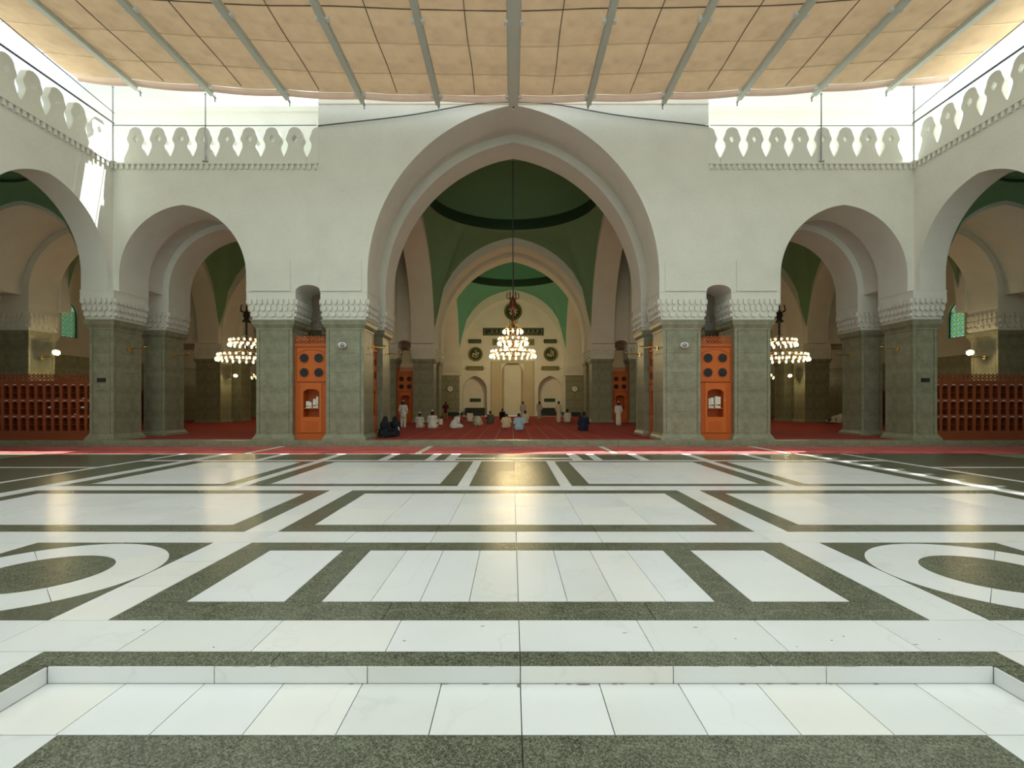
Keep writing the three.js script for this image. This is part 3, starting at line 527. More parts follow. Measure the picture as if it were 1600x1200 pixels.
{
  const F0 = ZF + 0.1, F1 = ZF + 1.7, R0 = ZF + 3.3, R1 = ZF + 4.8, sides = [[-1, 'left'], [1, 'right']];
  const mir = (s, a, b) => (s < 0 ? [-b, -a] : [a, b]);
  const sh = (s, a, b, d0, d1) => [...mir(s, a, b), d0, d1];
  for (const [s, side] of sides) {
    pillar(`grey granite pillar between the ${side} cabinet and the central arch`, sh(s, 6.52, 8.16, F0, F1), sh(s, 6.33, 8.375, ZF, ZF + 1.8), true, 'front row pillars');
    pillar(`grey granite pillar between the ${side} cabinet and the ${side} small arch`, sh(s, 9.63, 11.2, F0, F1), sh(s, 9.445, 11.59, ZF, ZF + 1.8), true, 'front row pillars');
    pillar(`grey granite corner pillar with a small black display box beside the ${side} shoe rack`, sh(s, 17.36, 18.4, F0 - 0.08, F1), sh(s, 17.1, 18.55, ZF - 0.3, ZF + 1.8), true, 'front row pillars');
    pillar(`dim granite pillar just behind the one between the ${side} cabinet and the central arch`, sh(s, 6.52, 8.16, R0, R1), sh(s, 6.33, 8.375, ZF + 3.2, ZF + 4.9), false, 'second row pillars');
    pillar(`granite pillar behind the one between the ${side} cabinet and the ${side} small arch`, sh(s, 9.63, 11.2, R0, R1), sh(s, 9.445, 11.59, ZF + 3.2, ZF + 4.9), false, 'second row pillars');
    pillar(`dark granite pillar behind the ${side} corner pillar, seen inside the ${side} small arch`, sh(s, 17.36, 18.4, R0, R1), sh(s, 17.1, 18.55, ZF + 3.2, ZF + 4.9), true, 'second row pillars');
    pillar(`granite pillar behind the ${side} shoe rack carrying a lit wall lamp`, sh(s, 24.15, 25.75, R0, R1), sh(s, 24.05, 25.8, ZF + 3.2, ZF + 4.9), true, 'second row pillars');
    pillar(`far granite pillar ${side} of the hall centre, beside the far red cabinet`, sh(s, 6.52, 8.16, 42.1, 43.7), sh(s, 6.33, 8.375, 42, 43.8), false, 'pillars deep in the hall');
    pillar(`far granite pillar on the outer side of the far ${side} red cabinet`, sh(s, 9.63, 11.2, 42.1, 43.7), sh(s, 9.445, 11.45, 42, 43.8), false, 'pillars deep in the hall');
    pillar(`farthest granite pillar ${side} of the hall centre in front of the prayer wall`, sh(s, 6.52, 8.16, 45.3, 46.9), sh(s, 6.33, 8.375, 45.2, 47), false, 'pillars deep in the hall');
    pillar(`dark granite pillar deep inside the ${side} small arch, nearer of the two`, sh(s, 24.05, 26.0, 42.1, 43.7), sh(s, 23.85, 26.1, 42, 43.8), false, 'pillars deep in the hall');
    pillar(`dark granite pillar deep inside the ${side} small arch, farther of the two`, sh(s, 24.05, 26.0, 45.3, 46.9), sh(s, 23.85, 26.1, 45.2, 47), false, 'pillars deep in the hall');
  }
}

// ---------------------------------------------------------------- wooden cabinets between the pillars
const vec = (l) => l.map((p) => new THREE.Vector2(...p));
function makeCabinet() {                                      // base at the origin, front towards +z at z = 0
  const o = new THREE.Group(), w = 0.72, H = 4.6, B = (x0, x1, y0, y1, z0, z1) => bx(x0, x1, y0, y1, -z1, -z0);
  mesh('body', merge([B(-w, -0.37, 0, 2.3, -0.62, -0.05), B(0.37, w, 0, 2.3, -0.62, -0.05), B(-0.37, 0.37, 0, 0.98, -0.62, -0.05), B(-w, w, 2.3, H - 0.4, -0.62, -0.05), B(-0.37, 0.37, 0.98, 2.3, -0.62, -0.55), B(-w, -w + 0.06, 0, H - 0.4, -0.05, 0), B(w - 0.06, w, 0, H - 0.4, -0.05, 0), B(-w, w, H - 0.5, H - 0.4, -0.1, 0.04)]), M.wood, o);
  mesh('plinth', B(-w + 0.04, w - 0.04, 0, 0.28, -0.05, 0.03), M.wood, o);
  const crest = [B(-w, w, H - 0.4, H - 0.36, -0.06, 0.02), B(-w, w, H - 0.2, H - 0.17, -0.05, 0)];
  for (let i = 0; i < 9; i++) { const x = -w + 0.08 + i * 0.16; for (const y of [H - 0.28, H - 0.1]) { const s = new THREE.Shape(vec([[x - 0.08, y], [x, y + 0.1], [x + 0.08, y], [x, y - 0.1]])); s.holes.push(new THREE.Path(vec([[x - 0.045, y], [x, y + 0.055], [x + 0.045, y], [x, y - 0.055]]))); crest.push(uvBox(clean(new THREE.ExtrudeGeometry(s, { depth: 0.04, bevelEnabled: false })).translate(0, 0, -0.05))); } }
  mesh('lattice_crest', merge(crest), M.wood, o);
  const up = mesh('speaker_panel', B(-w + 0.07, w - 0.07, 2.62, H - 0.52, -0.06, -0.02), M.woodLight, o);
  const arc = []; for (let i = 0; i <= 16; i++) { const t = Math.PI * i / 16; arc.push([-Math.cos(t) * 0.6, 3.72 + Math.sin(t) * 0.26, -0.01]); }
  mesh('arch_moulding', merge([tube(arc, 0.018, 6, 32), B(-w + 0.07, w - 0.07, 2.55, 2.62, -0.05, 0.02)]), M.wood, o);
  for (const [x, y] of [[-0.32, 3.6], [0.32, 3.6], [-0.32, 2.96], [0.32, 2.96]]) {
    const g = mesh('speaker_grille', clean(new THREE.CylinderGeometry(0.2, 0.2, 0.03, 28).rotateX(Math.PI / 2).translate(x, y, -0.012)), M.black, up);
    mesh('grille_ring', clean(new THREE.TorusGeometry(0.205, 0.016, 6, 28).translate(x, y, 0)), M.wood, up);
  }
  const door = new THREE.Shape(vec([[-0.46, 0.32], [0.46, 0.32], [0.46, 2.5], [-0.46, 2.5]]));
  const hole = new THREE.Path(vec([[-0.36, 1.0], [0.36, 1.0], [0.36, 2.08], ...Array.from({ length: 9 }, (_, i) => [0.36 * Math.cos(Math.PI * i / 8), 2.08 + 0.16 * Math.sin(Math.PI * i / 8)]), [-0.36, 2.08]])); door.holes.push(hole);
  const df = mesh('door_frame', uvBox(clean(new THREE.ExtrudeGeometry(door, { depth: 0.05, bevelEnabled: true, bevelSize: 0.008, bevelThickness: 0.008, bevelSegments: 1 }).translate(0, 0, -0.03))), M.woodLight, o);
  for (const x of [-0.2, 0, 0.2]) mesh('inset_panel', B(x - 0.085, x + 0.085, 0.4, 0.82, 0.02, 0.04), M.wood, df);
  mesh('shelf', B(-0.37, 0.37, 1.36, 1.4, -0.55, -0.04), M.wood, o);
  for (const s of [-1, 1]) mesh('stile', B(s * 0.47, s * (w - 0.01), 0.3, 2.52, -0.05, -0.005), M.wood, o);
  mesh('handle', rod([0.42, 1.7, 0.03], [0.42, 1.82, 0.03], 0.014), M.brass, df);
  return o;
}
{
  const proto = makeCabinet();
  const spots = [
    ['tall orange wooden cabinet left of the central arch, with four round black speakers', -8.895, -(ZF + 0.35), 0],
    ['tall orange wooden cabinet right of the central arch, with four round black speakers', 8.895, -(ZF + 0.35), 0],
    ['wooden cabinet seen edge-on inside the central arch at the left', -6.75, -(ZF + 2.5), Math.PI / 2],
    ['wooden cabinet seen edge-on inside the central arch at the right', 6.75, -(ZF + 2.5), -Math.PI / 2],
    ['dark red far cabinet at the left of the hall, behind the standing man in white', -8.895, -42.4, 0],
    ['dark red far cabinet at the right of the hall behind the white robe', 8.895, -42.4, 0],
  ];
  for (const [label, x, z, t] of spots) { const o = proto.clone(); o.name = numbered('speaker_cabinet'); o.position.set(x, FL, z); o.rotation.y = t; o.userData = { label, category: 'cabinet', group: 'speaker cabinets' }; scene.add(o); }
  const bookSpots = [[-0.2, 0.14, 0.3, 'short'], [-0.08, 0.1, 0.26, 'smaller'], [0.1, 0.12, 0.4, 'tall'], [0.22, 0.09, 0.5, 'tallest']];
  for (const [s, side] of [[-1, 'left'], [1, 'right']]) bookSpots.forEach(([x, w, h, size], i) => {
    if (s > 0) { x = -x; h = 0.62 - h * 0.4; }
    const b = thing('book', `${s < 0 ? size : ['tall', 'taller', 'upright', 'outermost'][i]} cream book on the shelf in the ${side} cabinet`, 'book', [s * 8.895 + x, FL + 1.4, -(ZF + 0.35) - 0.11], 0, 'books in the cabinets');
    mesh('cover', bx(-w / 2, w / 2, 0, h, -0.03, 0.16), M.paper, b); mesh('spine', bx(-w / 2 + 0.01, w / 2 - 0.01, h * 0.2, h * 0.32, -0.034, -0.026), i % 2 ? M.gold : M.darkGreen, b);
  });
}

// ---------------------------------------------------------------- shoe racks
{
  const cw = 0.366, rh = 0.7, cols = 15;
  const cell = new THREE.Shape(vec([[-cw / 2, 0], [cw / 2, 0], [cw / 2, rh], [-cw / 2, rh]]));
  cell.holes.push(new THREE.Path(vec([[-0.125, 0.06], [0.125, 0.06], [0.125, 0.3], [0.118, 0.42], [0.1, 0.46], [0.125, 0.5], [0.12, 0.56], [0.09, 0.61], [0.045, 0.64], [0, 0.65], [-0.045, 0.64], [-0.09, 0.61], [-0.12, 0.56], [-0.125, 0.5], [-0.1, 0.46], [-0.118, 0.42], [-0.125, 0.3]])));
  const cellGeo = uvBox(clean(new THREE.ExtrudeGeometry(cell, { depth: 0.025, bevelEnabled: true, bevelSize: 0.006, bevelThickness: 0.006, bevelSegments: 1 })));
  const tipGeo = bx(-0.07, 0.07, 0.665, 0.69, -0.04, -0.02);
  for (const [s, side] of [[-1, 'left'], [1, 'right']]) {
    const x0 = s < 0 ? -18.36 - cols * cw : 18.36, w = cols * cw;
    const o = thing('shoe_rack', `dark red wooden shoe rack with arched pigeonholes at the ${side} edge`, 'shoe rack', [x0 + w / 2, FL, -(ZF + 0.25)]);
    const B = (a, b, y0, y1, z0, z1) => bx(a - w / 2, b - w / 2, y0, y1, -z1, -z0);
    mesh('base', merge([B(0, w, 0, 0.3, -0.45, 0.03), B(0, w, 0.28, 0.34, -0.45, 0.06)]), M.rackWood, o);
    mesh('back_board', B(0, w, 0.3, 2.62, -0.47, -0.44), M.rackWood, o);
    mesh('top_rail', merge([B(0, w, 2.44, 2.54, -0.46, 0.05), B(0, w, 2.54, 2.6, -0.46, 0.09)]), M.rackWood, o);
    for (let i = 0; i <= cols; i++) mesh('divider', B(i * cw - 0.012, i * cw + 0.012, 0.34, 2.44, -0.44, 0), M.rackWood, o);
    for (let r = 0; r < 3; r++) { mesh('shelf', B(0, w, 0.34 + r * rh - 0.012, 0.34 + r * rh + 0.012, -0.44, -0.005), M.rackWood, o); mesh('shelf', B(0, w, 0.34 + r * rh + 0.31, 0.34 + r * rh + 0.33, -0.44, -0.01), M.rackWood, o); }
    for (let i = 0; i < cols; i++) for (let r = 0; r < 3; r++) { const p = mesh('arch_panel', cellGeo, M.rackWood, o); p.position.set(-w / 2 + (i + 0.5) * cw, 0.34 + r * rh, 0); mesh('label_plate', tipGeo, M.whitePaint, p); }
    const cr = []; for (let i = 0; i < cols * 2; i++) { const x = (i + 0.5) * cw / 2 - w / 2; for (const [y, h] of [[2.7, 0.1], [2.83, 0.08]]) { const q = new THREE.Shape(vec([[x - 0.09, y], [x, y + h], [x + 0.09, y], [x, y - h]])); q.holes.push(new THREE.Path(vec([[x - 0.045, y], [x, y + h * 0.5], [x + 0.045, y], [x, y - h * 0.5]]))); cr.push(uvBox(clean(new THREE.ExtrudeGeometry(q, { depth: 0.03, bevelEnabled: false })))); } }
    mesh('crest_lattice', merge(cr), M.rackWood, o);
  }
  // a few shoes left in the pigeonholes
  const shoe = (label, x, y, d, m) => {
    const o = thing('shoe', label, 'shoe', [x, y, -d], Math.PI / 2 + rr(-0.3, 0.3), 'shoes in the rack');
    const p = []; for (let i = 0; i <= 10; i++) { const t = i / 10; p.push([0.02 + 0.045 * Math.sin(Math.PI * Math.min(1, t * 0.9 + 0.1)) * (t < 0.5 ? 1 : 0.95), -0.13 + 0.26 * t]); }
    mesh('upper', lathe([[0.001, -0.13], ...p, [0.001, 0.13]], 12).rotateZ(Math.PI / 2).scale(1, 0.9, 1).translate(0, 0.055, 0), m, o); mesh('sole', bx(-0.13, 0.12, 0, 0.016, -0.045, 0.045), M.black, o);
  };
  const dx = (i) => -18.36 - (i + 0.5) * cw, ry = (r, u) => FL + 0.34 + r * 0.7 + (u ? 0.331 : 0.013);
  shoe('white shoe in the top row of the left rack, second column from the pillar', dx(1), ry(2, 0), ZF + 0.36, M.whitePaint);
  shoe('white shoe in the middle row of the left rack, second column from the pillar', dx(1), ry(1, 1), ZF + 0.36, M.whitePaint);
  shoe('pale shoe in the middle row of the left rack, third column from the pillar', dx(2), ry(1, 0), ZF + 0.36, M.paper);
  shoe('pale shoe in the middle row of the left rack, sixth column from the pillar', dx(5), ry(1, 1), ZF + 0.36, M.paper);
  shoe('grey shoe in the top row of the left rack, fifth column from the pillar', dx(4), ry(2, 0), ZF + 0.36, M.steel);
}

// ---------------------------------------------------------------- chandeliers and wall lamps
const lamp = (parent, x, y, z, power, r = 6) => { const l = new THREE.PointLight(0xffe2a6, power, 0, 2); l.position.set(x, y, z); l.castShadow = true; l.shadow.radius = r; parent.add(l); return l; };
const bulbGeo = lathe([[0.001, -0.2], [0.05, -0.17], [0.095, -0.1], [0.11, -0.02], [0.085, 0.06], [0.05, 0.1], [0.04, 0.14], [0.001, 0.14]], 14);
const cupGeo = lathe([[0.001, 0.0], [0.075, 0.01], [0.1, 0.08], [0.095, 0.2], [0.08, 0.24], [0.001, 0.24]], 14);
function chandelier(label, pos, topY, tiers, light, metal = M.iron) {
  const o = thing('chandelier', label, 'chandelier', pos, 0, 'hall chandeliers');
  const H = topY - pos[1];
  mesh('chain', rod([0, tiers[0].y + 1.6, 0], [0, H, 0], 0.035), M.wire, o);
  const crown = [lathe([[0.03, 0], [0.3, 0.1], [0.14, 0.3], [0.24, 0.55], [0.1, 0.8], [0.05, 0.95]], 14).translate(0, tiers[0].y + 1.3, 0)];
  for (let i = 0; i < 6; i++) { const t = i * Math.PI / 3; crown.push(tube([[0.12 * Math.cos(t), tiers[0].y + 2.0, 0.12 * Math.sin(t)], [0.4 * Math.cos(t), tiers[0].y + 2.15, 0.4 * Math.sin(t)], [0.34 * Math.cos(t), tiers[0].y + 2.5, 0.34 * Math.sin(t)]], 0.035, 6)); }
  mesh('crown', merge(crown.map((g) => g)), metal, o);
  mesh('stem', rod([0, tiers[tiers.length - 1].y - 0.2, 0], [0, tiers[0].y + 1.4, 0], 0.06), metal, o);
  tiers.forEach((t, k) => {
    const sp = []; for (let i = 0; i < 6; i++) { const a = i * Math.PI / 3; sp.push(rod([0.05 * Math.cos(a), t.y + 0.5, 0.05 * Math.sin(a)], [t.r * Math.cos(a), t.y, t.r * Math.sin(a)], 0.02)); }
    const r = mesh('tier_ring', merge([clean(new THREE.TorusGeometry(t.r, 0.045, 8, 40).rotateX(Math.PI / 2).translate(0, t.y, 0)), ...sp]), M.brass, o);
    for (let i = 0; i < t.n; i++) { const a = (i + 0.5 * k) * Math.PI * 2 / t.n; const b = mesh('lamp_glass', bulbGeo, M.bulb, r); b.scale.setScalar(0.8); b.position.set(t.r * 1.02 * Math.cos(a), t.y - 0.16, t.r * 1.02 * Math.sin(a)); }
    if (t.up) for (let i = 0; i < t.n; i++) { const a = (i + 0.5 + 0.5 * k) * Math.PI * 2 / t.n; const b = mesh('candle_glass', cupGeo, M.bulb, r); b.scale.setScalar(0.78); b.position.set(t.r * 0.97 * Math.cos(a), t.y + 0.03, t.r * 0.97 * Math.sin(a)); }
    for (let i = 0; i < 3; i++) { const a = i * Math.PI * 2 / 3 + 0.4; lamp(o, (t.r + 0.25) * Math.cos(a), t.y - 0.25, (t.r + 0.25) * Math.sin(a), light * t.n / 48); }
  });
  return o;
}
const MAINT = [{ y: 1.75, r: 0.62, n: 12 }, { y: 0.95, r: 0.98, n: 16, up: true }, { y: 0.1, r: 1.5, n: 22, up: true }];
const SIDET = [{ y: 1.05, r: 1.05, n: 18, up: true }, { y: 0.05, r: 1.75, n: 26, up: true }];
const PW = 14;
chandelier('great three-tier chandelier of lit glass lamps hanging in the central arch', [0, 5.1, -34.6], 21.7, MAINT, PW, M.bronze);
chandelier('lit two-tier chandelier seen through the left small arch', [-18.0, 4.9, -34.6], 21.7, SIDET, PW);
chandelier('lit two-tier chandelier seen through the right small arch', [18.0, 4.9, -34.6], 21.7, SIDET, PW);
chandelier('small distant lit chandelier low behind the left small arch', [-28.0, 4.6, -54.4], 16.3, [{ y: 0.1, r: 1.1, n: 14, up: true }], PW);
chandelier('small distant lit chandelier low behind the right small arch', [28.0, 4.6, -54.4], 16.3, [{ y: 0.1, r: 1.1, n: 14, up: true }], PW);

chandelier('lit chandelier hanging before the prayer wall, hidden behind the great one', [0.1, 7.4, -54.4], 21.7, [{ y: 0.9, r: 0.5, n: 10 }, { y: 0.2, r: 1.0, n: 16, up: true }], 95);
function sconce(label, pos, turn, lit) {                       // arm reaches towards local +x, plate at the origin
  const o = thing('wall_lamp', label, 'lamp', pos, turn, 'wall lamps on the pillars');
  mesh('wall_plate', clean(new THREE.CylinderGeometry(0.09, 0.09, 0.03, 16).rotateZ(Math.PI / 2).translate(0.015, 0, 0)), M.brass, o);
  mesh('arm', tube([[0.02, 0, 0], [0.3, 0.05, 0], [0.62, 0.02, 0], [0.72, 0.06, 0]], 0.028, 8), M.brass, o);
  const h = mesh('holder', lathe([[0.001, 0], [0.07, 0.01], [0.09, 0.06], [0.05, 0.08]], 14).translate(0.74, 0.06, 0), M.brass, o);
  if (lit !== null) mesh('globe', lathe([[0.001, 0.0], [0.1, 0.02], [0.17, 0.12], [0.15, 0.25], [0.06, 0.3], [0.001, 0.31]], 16).translate(0.74, 0.1, 0), lit ? M.bulb : M.whitePaint, o);
  if (lit) lamp(o, 0.98, 0.22, 0.0, 12, 4);
  return o;
}
for (const [s, side] of [[-1, 'left'], [1, 'right']]) {
  const out = s < 0 ? 0 : Math.PI;
  sconce(`lit round glass wall lamp above the ${side} shoe rack`, [s * 24.13, 4.2, -(ZF + 4.0)], out, true);
  sconce(`unlit brass wall lamp on the inner face of the ${side} corner pillar`, [s * 17.35, 4.3, -(ZF + 0.9)], out, null);
  sconce(`unlit wall lamp on the dark pillar inside the ${side} small arch`, [s * 17.35, 4.3, -(ZF + 4.0)], out, null);
  sconce(`brass wall lamp on the pillar beside the central arch at the ${side}`, [s * 6.51, 4.35, -(ZF + 0.9)], out, null);
  sconce(`brass wall lamp on the second pillar inside the central arch at the ${side}`, [s * 6.51, 4.35, -(ZF + 4.0)], out, null);
  sconce(`small lit wall lamp on the farther dark pillar inside the ${side} small arch`, [s * 24.04, 3.9, -43], out, true);
  sconce(`dark wall lamp on the front of the far pillar ${side} of the hall centre`, [s * 7.34, 4.4, -42.1], Math.PI / 2, null);
}
for (const [s, side] of [[-1, 'left'], [1, 'right']]) {
  const f = thing('flood_lamp', `white floodlight on the pillar beside the ${side} cabinet`, 'lamp', [s * 7.4, 4.38, -(ZF + 0.1)]);
  mesh('bracket', bx(-0.04, 0.04, -0.06, 0.06, -0.1, 0), M.whitePaint, f);
  mesh('housing', clean(new THREE.SphereGeometry(0.15, 20, 12).scale(1.25, 0.9, 0.8).translate(0, 0, 0.17)), M.whitePaint, f);
  mesh('lens', clean(new THREE.SphereGeometry(0.1, 16, 10).scale(1, 0.9, 0.5).translate(s * -0.03, 0, 0.26)), M.steel, f);
  const d = thing('display_box', `small black display box on the front of the ${side} corner pillar`, 'display', [s * 17.86, 2.88, -(ZF + 0.02)]);
  mesh('case', bx(-0.17, 0.17, -0.08, 0.08, -0.06, 0), M.black, d);
  for (const x of [-0.08, 0.02, 0.1]) mesh('digit', bx(x - 0.02, x + 0.02, -0.035, 0.035, -0.064, -0.058), M.darkGreen, d);
}

// ---------------------------------------------------------------- stained windows in the outer walls
const pearl = new THREE.MeshPhysicalMaterial({ color: lin(0.72, 0.86, 0.72), roughness: 0.5, transmission: 0.7, thickness: 0 });
const cyan = new THREE.MeshPhysicalMaterial({ color: lin(0.25, 0.75, 0.8), roughness: 0.4, transmission: 0.85, thickness: 0 }), leaf = new THREE.MeshPhysicalMaterial({ color: lin(0.35, 0.75, 0.3), roughness: 0.4, transmission: 0.85, thickness: 0 }), amber = new THREE.MeshPhysicalMaterial({ color: lin(0.85, 0.85, 0.4), roughness: 0.4, transmission: 0.85, thickness: 0 });
for (const [s, side] of [[-1, 'left'], [1, 'right']]) {
  const o = structGroup(s < 0 ? 'window_1' : 'window_2', `green and blue stained glass window high in the ${side} outer wall`);
  o.position.set(s * 30.5, 6.35, -35.05); o.rotation.y = s < 0 ? Math.PI / 2 : -Math.PI / 2;
  const frame = [bx(-0.7, 0.7, 0, 0.05, -0.04, 0.04), bx(-0.7, -0.65, 0, 1.6, -0.04, 0.04), bx(0.65, 0.7, 0, 1.6, -0.04, 0.04)];
  const ar = archPts({ cx: 0, a: 0.68, c: 0.2, s: 1.57 }, 10).map((p) => [p[0], p[1], 0]); frame.push(tube(ar, 0.035, 6, 30));
  mesh('window_frame', merge(frame), M.darkGreen, o);
  for (let i = 0; i < 4; i++) for (let j = 0; j < 7; j++) {
    const x = -0.49 + i * 0.325, y = 0.2 + j * 0.3; if (y > archY({ a: 0.6, c: 0.2, s: 1.55 }, x) - 0.05) continue;
    const odd = (i + j) % 2, g = new THREE.CylinderGeometry(0.1, 0.1, 0.01, odd ? 6 : 8).rotateX(Math.PI / 2).translate(x, y, 0);
    mesh('pane', clean(g), odd ? leaf : cyan, o);
    mesh('lead', clean(new THREE.TorusGeometry(0.145, 0.02, 4, odd ? 6 : 8).translate(x, y, 0)), M.darkGreen, o);
    mesh('small_pane', bx(x + 0.1, x + 0.22, y + 0.09, y + 0.21, -0.005, 0.005), amber, o);
  }
  const sheet = new THREE.Shape([[-0.68, 0.02], [0.68, 0.02], ...archPts({ cx: 0, a: 0.68, c: 0.2, s: 1.57 }, 10).reverse()].map((p) => new THREE.Vector2(...p)));
  mesh('backing_pane', clean(new THREE.ExtrudeGeometry(sheet, { depth: 0.006, bevelEnabled: false }).translate(0, 0, -0.03)), pearl, o);
}

// ---------------------------------------------------------------- furnishings of the prayer wall
function canvasTex(w, h, draw) { const c = document.createElement('canvas'); c.width = w; c.height = h; draw(c.getContext('2d'), w, h); const t = new THREE.CanvasTexture(c); t.colorSpace = THREE.SRGBColorSpace; t.anisotropy = 8; return t; }
function strokes(g, list, w, col) { g.strokeStyle = col; g.lineWidth = w; g.lineCap = 'round'; g.lineJoin = 'round'; for (const p of list) { g.beginPath(); g.moveTo(p[0], p[1]); for (let i = 2; i < p.length; i += 4) g.quadraticCurveTo(p[i], p[i + 1], p[i + 2], p[i + 3]); g.stroke(); } }
const roundel = (list) => canvasTex(256, 256, (g) => { g.fillStyle = '#16301a'; g.fillRect(0, 0, 256, 256); g.strokeStyle = '#8f8a3c'; g.lineWidth = 7; g.beginPath(); g.arc(128, 128, 112, 0, 7); g.stroke(); strokes(g, list, 13, '#cfc98c'); });
const texAllah = roundel([[186, 70, 188, 120, 184, 168], [160, 72, 164, 130, 150, 166, 128, 178, 124, 150], [130, 76, 134, 130, 122, 162, 100, 178, 94, 150], [94, 150, 92, 120, 74, 120, 56, 132, 66, 158, 88, 162, 96, 146], [128, 54, 138, 44, 150, 58]]);
const texName = roundel([[190, 96, 170, 88, 168, 112, 178, 126, 196, 118], [168, 112, 150, 140, 120, 132], [150, 92, 118, 96, 128, 132, 148, 168, 180, 160], [120, 132, 96, 142, 94, 118, 84, 106, 76, 120, 84, 136, 100, 134], [76, 124, 60, 156, 72, 176, 96, 184, 110, 170], [120, 190, 140, 196, 160, 186], [110, 66, 126, 54, 144, 68]]);
const texTop = roundel([[60, 104, 90, 84, 128, 106, 166, 128, 198, 100], [70, 150, 100, 170, 128, 146, 158, 126, 190, 152], [96, 60, 98, 120, 92, 190], [160, 56, 164, 120, 158, 192], [128, 60, 132, 90, 126, 120]]);
const plaqueTex = (bg, ink, n) => canvasTex(512, 96, (g) => { g.fillStyle = bg; g.fillRect(0, 0, 512, 96); g.strokeStyle = ink; g.lineWidth = 5; g.strokeRect(10, 10, 492, 76); let s = 3; const q = () => (s = (s * 16807) % 2147483647) / 2147483647; for (let i = 0; i < n; i++) { const x = 470 - i * (430 / n); strokes(g, [[x, 30 + 14 * q(), x - 6, 60, x - 14, 66, x - 24, 74, x - 430 / n, 60 - 8 * q()], [x - 8, 24, x - 7, 40, x - 9, 58]], 6, ink); } });
const faceMat = (t) => std({ map: t, roughness: 0.5 });
function disc(label, x, y, r, t) { const o = thing('calligraphy_roundel', label, 'roundel', [x, y, -61.86]); mesh('disc', clean(new THREE.CylinderGeometry(r, r, 0.06, 40).rotateX(Math.PI / 2).translate(0, 0, 0.03)), M.darkGreen, o); const f = new THREE.CircleGeometry(r * 0.96, 40).translate(0, 0, 0.064); mesh('inscription', f, faceMat(t), o); mesh('rim', clean(new THREE.TorusGeometry(r, 0.05, 8, 40).translate(0, 0, 0.05)), M.gold, o); return o; }
disc('round dark green gilt calligraphy disc on the prayer wall, left of the chandelier', -4.45, 7.75, 0.83, texName);
disc('round dark green gilt calligraphy disc on the prayer wall, right of the chandelier', 4.6, 7.75, 0.83, texAllah);
disc('largest round green disc high at the top of the prayer wall arch', 0.08, 12.9, 1.05, texTop);
const pDark = plaqueTex('#13261a', '#8c8a4a', 11), pGold = plaqueTex('#5d5a1e', '#c0b46a', 9), pGreen = plaqueTex('#13301d', '#3c6a44', 7);
function plaque(label, x, y, w, h, t, tips) {
  const o = thing('inscription_plaque', label, 'plaque', [x, y, -61.86]); mesh('board', bx(-w / 2, w / 2, -h / 2, h / 2, -0.06, 0), M.darkGreen, o);
  const f = new THREE.PlaneGeometry(w * 0.98, h * 0.94).translate(0, 0, 0.064); mesh('inscription', f, faceMat(t), o);
  if (tips) for (const s of [-1, 1]) mesh('finial', rod([s * w / 2, 0, 0.04], [s * (w / 2 + 0.35), 0, 0.04], 0.035, 0.008, 8), M.gold, o);
  return o;
}
plaque('long dark green inscription board behind the chandelier top', 0.1, 10.45, 7.3, 0.9, pDark, false);
plaque('gilt inscription board behind the chandelier middle', 0.1, 9.2, 5.0, 0.75, pGold, false);
